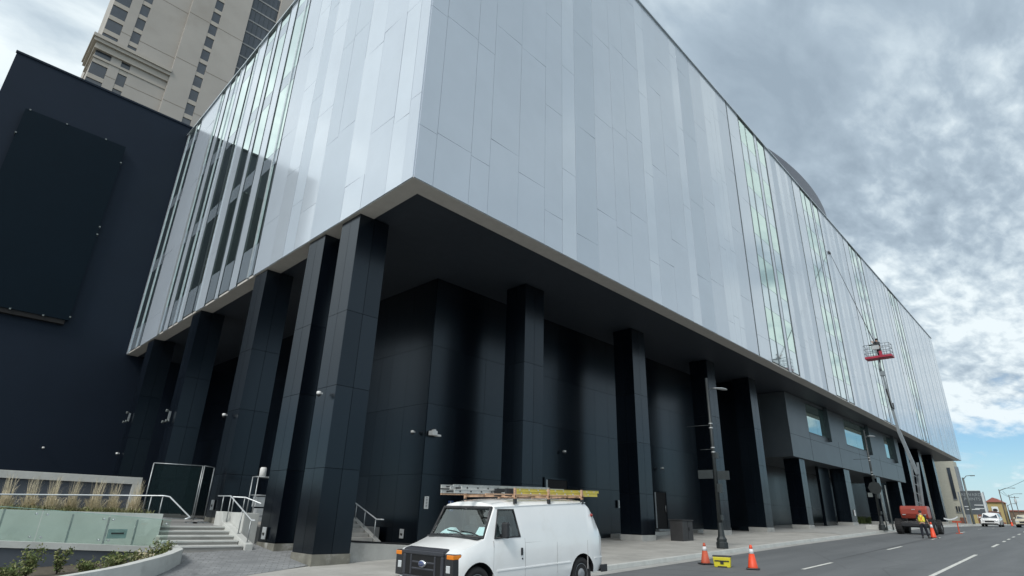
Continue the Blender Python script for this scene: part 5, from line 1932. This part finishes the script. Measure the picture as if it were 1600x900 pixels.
# barricade posts with white tape
t = thing('barricade', 'red barricade boards with white tape strung to the lift', 'barricade', (54.6, 8.5, gz(54.6)))
m1 = MB()
m1.box(54.6, 54.64, 7.8, 8.35, gz(54) + .74, gz(54) + .86)
m1.box(54.6, 54.64, 8.03, 8.11, gz(54) + .03, gz(54) + .74)
m1.box(54.3, 54.9, 7.9, 8.25, gz(54) + .008, gz(54) + .06)
m1.build('board', 'dorange', t, bevel=.01)
m1 = MB()
n_ = 10
a, b = V((52.4, 8.45, gz(52) + 1.0)), V((54.6, 7.95, gz(54) + 1.1))
for k in range(n_):
    f0, f1 = k / n_, (k + 1) / n_
    p0, p1 = a.lerp(b, f0), a.lerp(b, f1)
    p0.z -= .25 * 4 * f0 * (1 - f0) * .5
    p1.z -= .25 * 4 * f1 * (1 - f1) * .5
    m1.ob(p0, p1 - p0, V((.004, .004, 0)), V((0, 0, .09)))
m1.build('tape', 'tape', t)

# ------------------------------------------------------------------ far street
def car(name, label, loc, rotz, paint, h=1.6, wd=1.85, L=4.5):
    t = thing(name, label, 'car', loc, 'cars farther up the street', (0, 0, rotz))
    hw_ = wd / 2
    S = [(0, [(.85, .35), (.92, .5), (.9, .68), (.8, .78), (0, .80)]), (.12, [(.93, .28), (1, .5), (.98, .80), (.86, .90), (0, .94)]), (1.1, [(.95, .25), (1, .5), (1, .92), (.90, 1.0), (0, 1.05)]),
         (1.75, [(.95, .25), (1, .5), (1, .95), (.76, h - .10), (0, h - .03)]), (2.4, [(.95, .25), (1, .5), (1, .95), (.76, h - .05), (0, h)]), (3.9, [(.95, .25), (1, .5), (1, .98), (.76, h - .06), (0, h - .01)]),
         (L - .1, [(.93, .3), (.98, .5), (.97, .95), (.86, 1.05), (0, 1.08)]), (L, [(.88, .38), (.92, .5), (.90, .85), (.8, .92), (0, .95)])]
    m_ = MB()
    vs_ = []
    for (x, hs) in S:
        vs_ += [(x, -y * hw_, z) for y, z in hs] + [(x, y * hw_, z) for y, z in hs[:-1]][::-1]
    fs_ = [(i * 9 + k, i * 9 + (k + 1) % 9, (i + 1) * 9 + (k + 1) % 9, (i + 1) * 9 + k) for i in range(len(S) - 1) for k in range(9)]
    fs_ += [list(range(9)), list(range((len(S) - 1) * 9, len(S) * 9))]
    m_.add(vs_, fs_, 0, True)
    o = m_.build('body', paint, t, local=True)
    o.data.set_sharp_from_angle(angle=R(35))
    m_ = MB()
    m_.hexa([(1.08, -.80 * hw_, 1.05), (1.2, -.80 * hw_, 1.05), (1.2, .80 * hw_, 1.05), (1.08, .80 * hw_, 1.05), (1.70, -.68 * hw_, h - .14), (1.85, -.68 * hw_, h - .14), (1.85, .68 * hw_, h - .14), (1.70, .68 * hw_, h - .14)])
    m_.build('windscreen', 'tglass', t, local=True)
    for sy in (-1, 1):
        m_ = MB()
        m_.prism([(1.4, sy * (hw_ - .03), 1.0), (3.8, sy * (hw_ - .03), 1.02), (3.7, sy * (.78 * hw_ + .02), h - .16), (1.95, sy * (.78 * hw_ + .02), h - .16)], (0, sy * .035, 0))
        m_.build('side_window', 'tglass', t, local=True)
        m_ = MB()
        m_.box(-.02, .2, *sorted((sy * .55 * hw_, sy * .92 * hw_)), .62, .76)
        m_.build('headlight', 'lens', t, local=True, bevel=.02)
        m_ = MB()
        m_.box(1.35, 1.5, *sorted((sy * hw_, sy * (hw_ + .18))), 1.0, 1.15)
        m_.build('mirror', paint, t, local=True, bevel=.02)
        for wx in (.85, L - .9):
            m_ = MB()
            m_.lathe([(.18, sy * (hw_ - .22)), (.33, sy * (hw_ - .22)), (.33, sy * (hw_ + .01)), (.2, sy * (hw_ + .015))], (wx, 0, .335), 20, axis='y')
            w2 = m_.build('wheel', 'rubber', t, local=True)
            m_ = MB()
            m_.lathe([(.2, sy * (hw_ + .016)), (.05, sy * (hw_ + .02))], (wx, 0, .335), 14, axis='y')
            m_.build('rim', 'rim', w2, local=True)
    m_ = MB()
    m_.box(-.03, .1, -.5 * hw_, .5 * hw_, .52, .70)
    m_.box(-.04, .1, -.8 * hw_, .8 * hw_, .28, .42)
    m_.build('grille', 'vblack', t, local=True, bevel=.01)
    return t


car('parked_car', 'white sport utility car facing the camera far up the street', (95, 10.75, gz(95)), 0, 'vwhite', 1.66, 1.86)
car('parked_car', 'pale cream car at the right frame edge far up the street', (96, 7.55, gz(96)), 0, 'cream', 1.5, 1.8)

# beige building past the end of the theatre
fb = thing('beige_building', 'pale beige building past the far end of the theatre', 'building', (135, 22, 2.5))
m1 = MB()
m1.box(130, 133.5, 17.75, 40, 2.0, 12.95)
m1.build('wall', 'fbeige', fb)
m1 = MB()
m1.box(130.4, 132, 17.4, 17.74, 2.0, 12.0)
m1.build('pier', 'fgrey', fb)
for (y0, y1, z0, z1) in ((18.35, 18.85, 6.6, 11.8), (17.95, 18.15, 4.5, 5.4), (18.3, 18.5, 4.5, 5.4), (18.65, 18.85, 4.5, 5.4)):
    m1 = MB()
    m1.box(129.85, 130.05, y0, y1, z0, z1)
    wo = m1.build('window', 'tglass', fb)
    m1 = MB()
    m1.box(129.80, 129.9, y0 - .06, y1 + .06, z0 - .1, z0 - .01)
    m1.build('sill', 'fgrey', wo)
m1 = MB()
m1.box(129.7, 129.95, 17.8, 18.6, 2.3, 3.6)
m1.build('lower_panel', 'fbrick', fb)

# billboard
bb = thing('billboard', 'grey billboard reading REWARD POINTS on posts by the street', 'billboard', (124, 15.6, gz(124)))
fx = 124 / 130
Yb = lambda y: y * fx
Zb = lambda z: (z - 1.9) * fx + 1.9
m1 = MB()
m1.box(124, 124.3, Yb(14.95), Yb(17.75), Zb(4.1), Zb(7.9))
bo = m1.build('board', 'fsign', bb)
m1 = MB()
for (z, y0, y1) in ((5.55, 14.95, 16.2), (5.0, 14.95, 16.2), (4.85, 15.6, 17.4), (5.3, 16.7, 17.6)):
    m1.box(123.95, 123.995, Yb(y0), Yb(y1), Zb(z), Zb(z + .13))
m1.box(123.94, 123.99, Yb(14.95), Yb(16.9), Zb(7.92), Zb(8.0))
m1.build('stripe', 'fsignw', bo)
M_t = lambda y, z: Matrix.Translation((123.97 - 124, Yb(y) - 15.6, Zb(z) - gz(124))) @ Matrix(((0, 0, -1, 0), (-1, 0, 0, 0), (0, 1, 0, 0), (0, 0, 0, 1)))
text('REWARD', 'lettering', .64, 'ftxt', bo, M_t(16.3, 7.25), .01)
text('POINTS', 'lettering', .64, 'ftxt', bo, M_t(16.3, 6.55), .01)
for y in (14.6, 18.05):
    m1 = MB()
    m1.tube([(124.15, Yb(y), gz(124)), (124.15, Yb(y), Zb(7.75))], .09, 8)
    m1.build('post', 'fgrey', bb)
m1 = MB()
m1.box(124.0, 124.25, Yb(14.63), Yb(14.9), Zb(4.1), Zb(7.6))
m1.build('side_strip', 'fsignw', bb)
# shop below and behind
sh = thing('brick_shop', 'low brick and ochre shop beneath the billboard', 'shop', (150, 17.5, 2.6))
m1 = MB()
m1.box(150, 165, 16.4, 18.6, 2.0, 5.2)
m1.build('wall', 'fbrick', sh)
m1 = MB()
m1.box(149.6, 150, 18.65, 22, 2.0, 4.8)
m1.build('ochre_bay', 'fochre', sh)
m1 = MB()
m1.box(149.8, 150, 16.6, 18.4, 2.7, 3.7)
m1.build('window', 'tglass', sh)

# ochre gabled building with round emblem
gb2 = thing('gabled_building', 'ochre gabled building with red roof and a white sign, end of the street', 'building', (320, 33, 3.1))
S = 320 / 130
zz = lambda z: (z - 1.9) * S + 1.9
ya, yb = 12.51 * S, 14.47 * S
m1 = MB()
m1.box(320, 335, ya, yb, 2.5, zz(6.1))
m1.build('wall', 'fochre', gb2)
m1 = MB()
m1.prism([(319.2, ya - .5, zz(6.1)), (319.2, yb + .5, zz(6.1)), (319.2, (ya + yb) / 2, zz(6.85))], (16.5, 0, 0))
m1.build('roof', 'froof', gb2)
m1 = MB()
m1.box(319.7, 319.98, 13.54 * S - 1.1, 13.54 * S + 1.1, zz(4.85) - 1.35, zz(4.85) + 1.35)
sg = m1.build('sign', 'fsignw', gb2, bevel=.3)
m1 = MB()
m1.lathe([(.55, 319.55), (.55, 319.69)], (0, 13.54 * S, zz(4.85)), 20, axis='x')
for v in m1.v:
    v.y = 13.54 * S + (v.y - 13.54 * S) * 1.4
m1.build('oval_emblem', 'ink', sg)
m1 = MB()
m1.box(319.8, 320.0, 12.6 * S, 13.2 * S, 2.9, 4.6)
m1.build('door', 'fbrick', gb2)
# long brown low building and tree line at the end of the view
lb = thing('brown_building', 'long low brown building at the right end of the street', 'building', (330, 15, 3.1))
m1 = MB()
m1.box(330, 345, -40, 12.3 * S - .4, 2.5, 9.0)
m1.build('wall', pm("far_brown", (.17, .13, .10), .9), lb)
m1 = MB()
m1.box(329.6, 345.4, -40.4, 12.3 * S - .2, 9.0, 9.5)
m1.build('roof', 'froof', lb)
mb = MB()
vs, fs = [], []
for k in range(61):
    y = -900 + 30 * k
    h = 16 + 10 * noise.noise(V((k * .23, 3.1, 0))) + 5 * noise.noise(V((k * .9, 1.1, 0)))
    vs += [(1500, y, -2), (1500, y, h), (1650, y, h + 4), (1700, y, -2)]
for k in range(60):
    for j in range(3):
        fs.append((4 * k + j, 4 * k + 4 + j, 4 * k + 5 + j, 4 * k + 1 + j))
mb.add(vs, fs)
struct(mb, 'hills', 'hill')


def upole(x, y, ztop, label, arm=0.0, mat='wood', rad=.13):
    t = thing('utility_pole', label, 'utility pole', (x, y, gz(x)), 'utility poles up the street')
    m_ = MB()
    m_.tube([(x, y, gz(x) - .3), (x, y, ztop)], [rad, rad * .7], 10)
    m_.build('pole', mat, t)
    m_ = MB()
    if arm:
        m_.tube([(x, y, ztop - .3), (x, y - arm * .5, ztop + .25), (x, y - arm, ztop + .3)], .05, 6)
        m_.box(x - .12, x + .12, y - arm - .6, y - arm, ztop + .2, ztop + .33)
    else:
        m_.box(x - .08, x + .08, y - 1.1, y + 1.1, ztop - .5, ztop - .36)
    m_.build('arm', mat, t)
    return t


upole(190, 18.1, 11.0, 'wooden utility pole with a cross arm nearest the ochre building', 2.6)
upole(235, 20.4, 11.6, 'wooden utility pole second right of the ochre building', 2.6)
upole(215, 19.5, 8.2, 'slim shorter lamp pole between two utility poles', 1.5)
upole(265, 21.6, 12.4, 'wooden utility pole with a transformer near the right frame edge')
upole(117.5, 15.25, 9.3, 'thick dark pole in front of the billboard', 1.0, 'pole_grey', .19)
m1 = MB()
m1.lathe([(.3, 10.2), (.32, 10.3), (.32, 11.4), (.25, 11.5)], (264.6, 21.6, 0), 12)
tag(m1.build('transformer', 'boxgrey'), 'grey transformer hanging on the last utility pole', 'transformer')
m1 = MB()
for (x0, y0, z0, x1, y1, z1) in ((190, 18.1, 10.6, 265, 21.6, 12.0), (190, 17.4, 10.6, 235, 19.7, 11.2), (190, 18.1, 10.6, 60, -6, 11.5)):
    pts = []
    for k in range(13):
        f_ = k / 12
        pts.append((x0 + (x1 - x0) * f_, y0 + (y1 - y0) * f_, z0 + (z1 - z0) * f_ - 1.2 * 4 * f_ * (1 - f_) * .5))
    m1.tube(pts, .03, 4)
tag(m1.build('overhead_wires', 'ink'), 'thin overhead wires strung between the utility poles', 'wires')
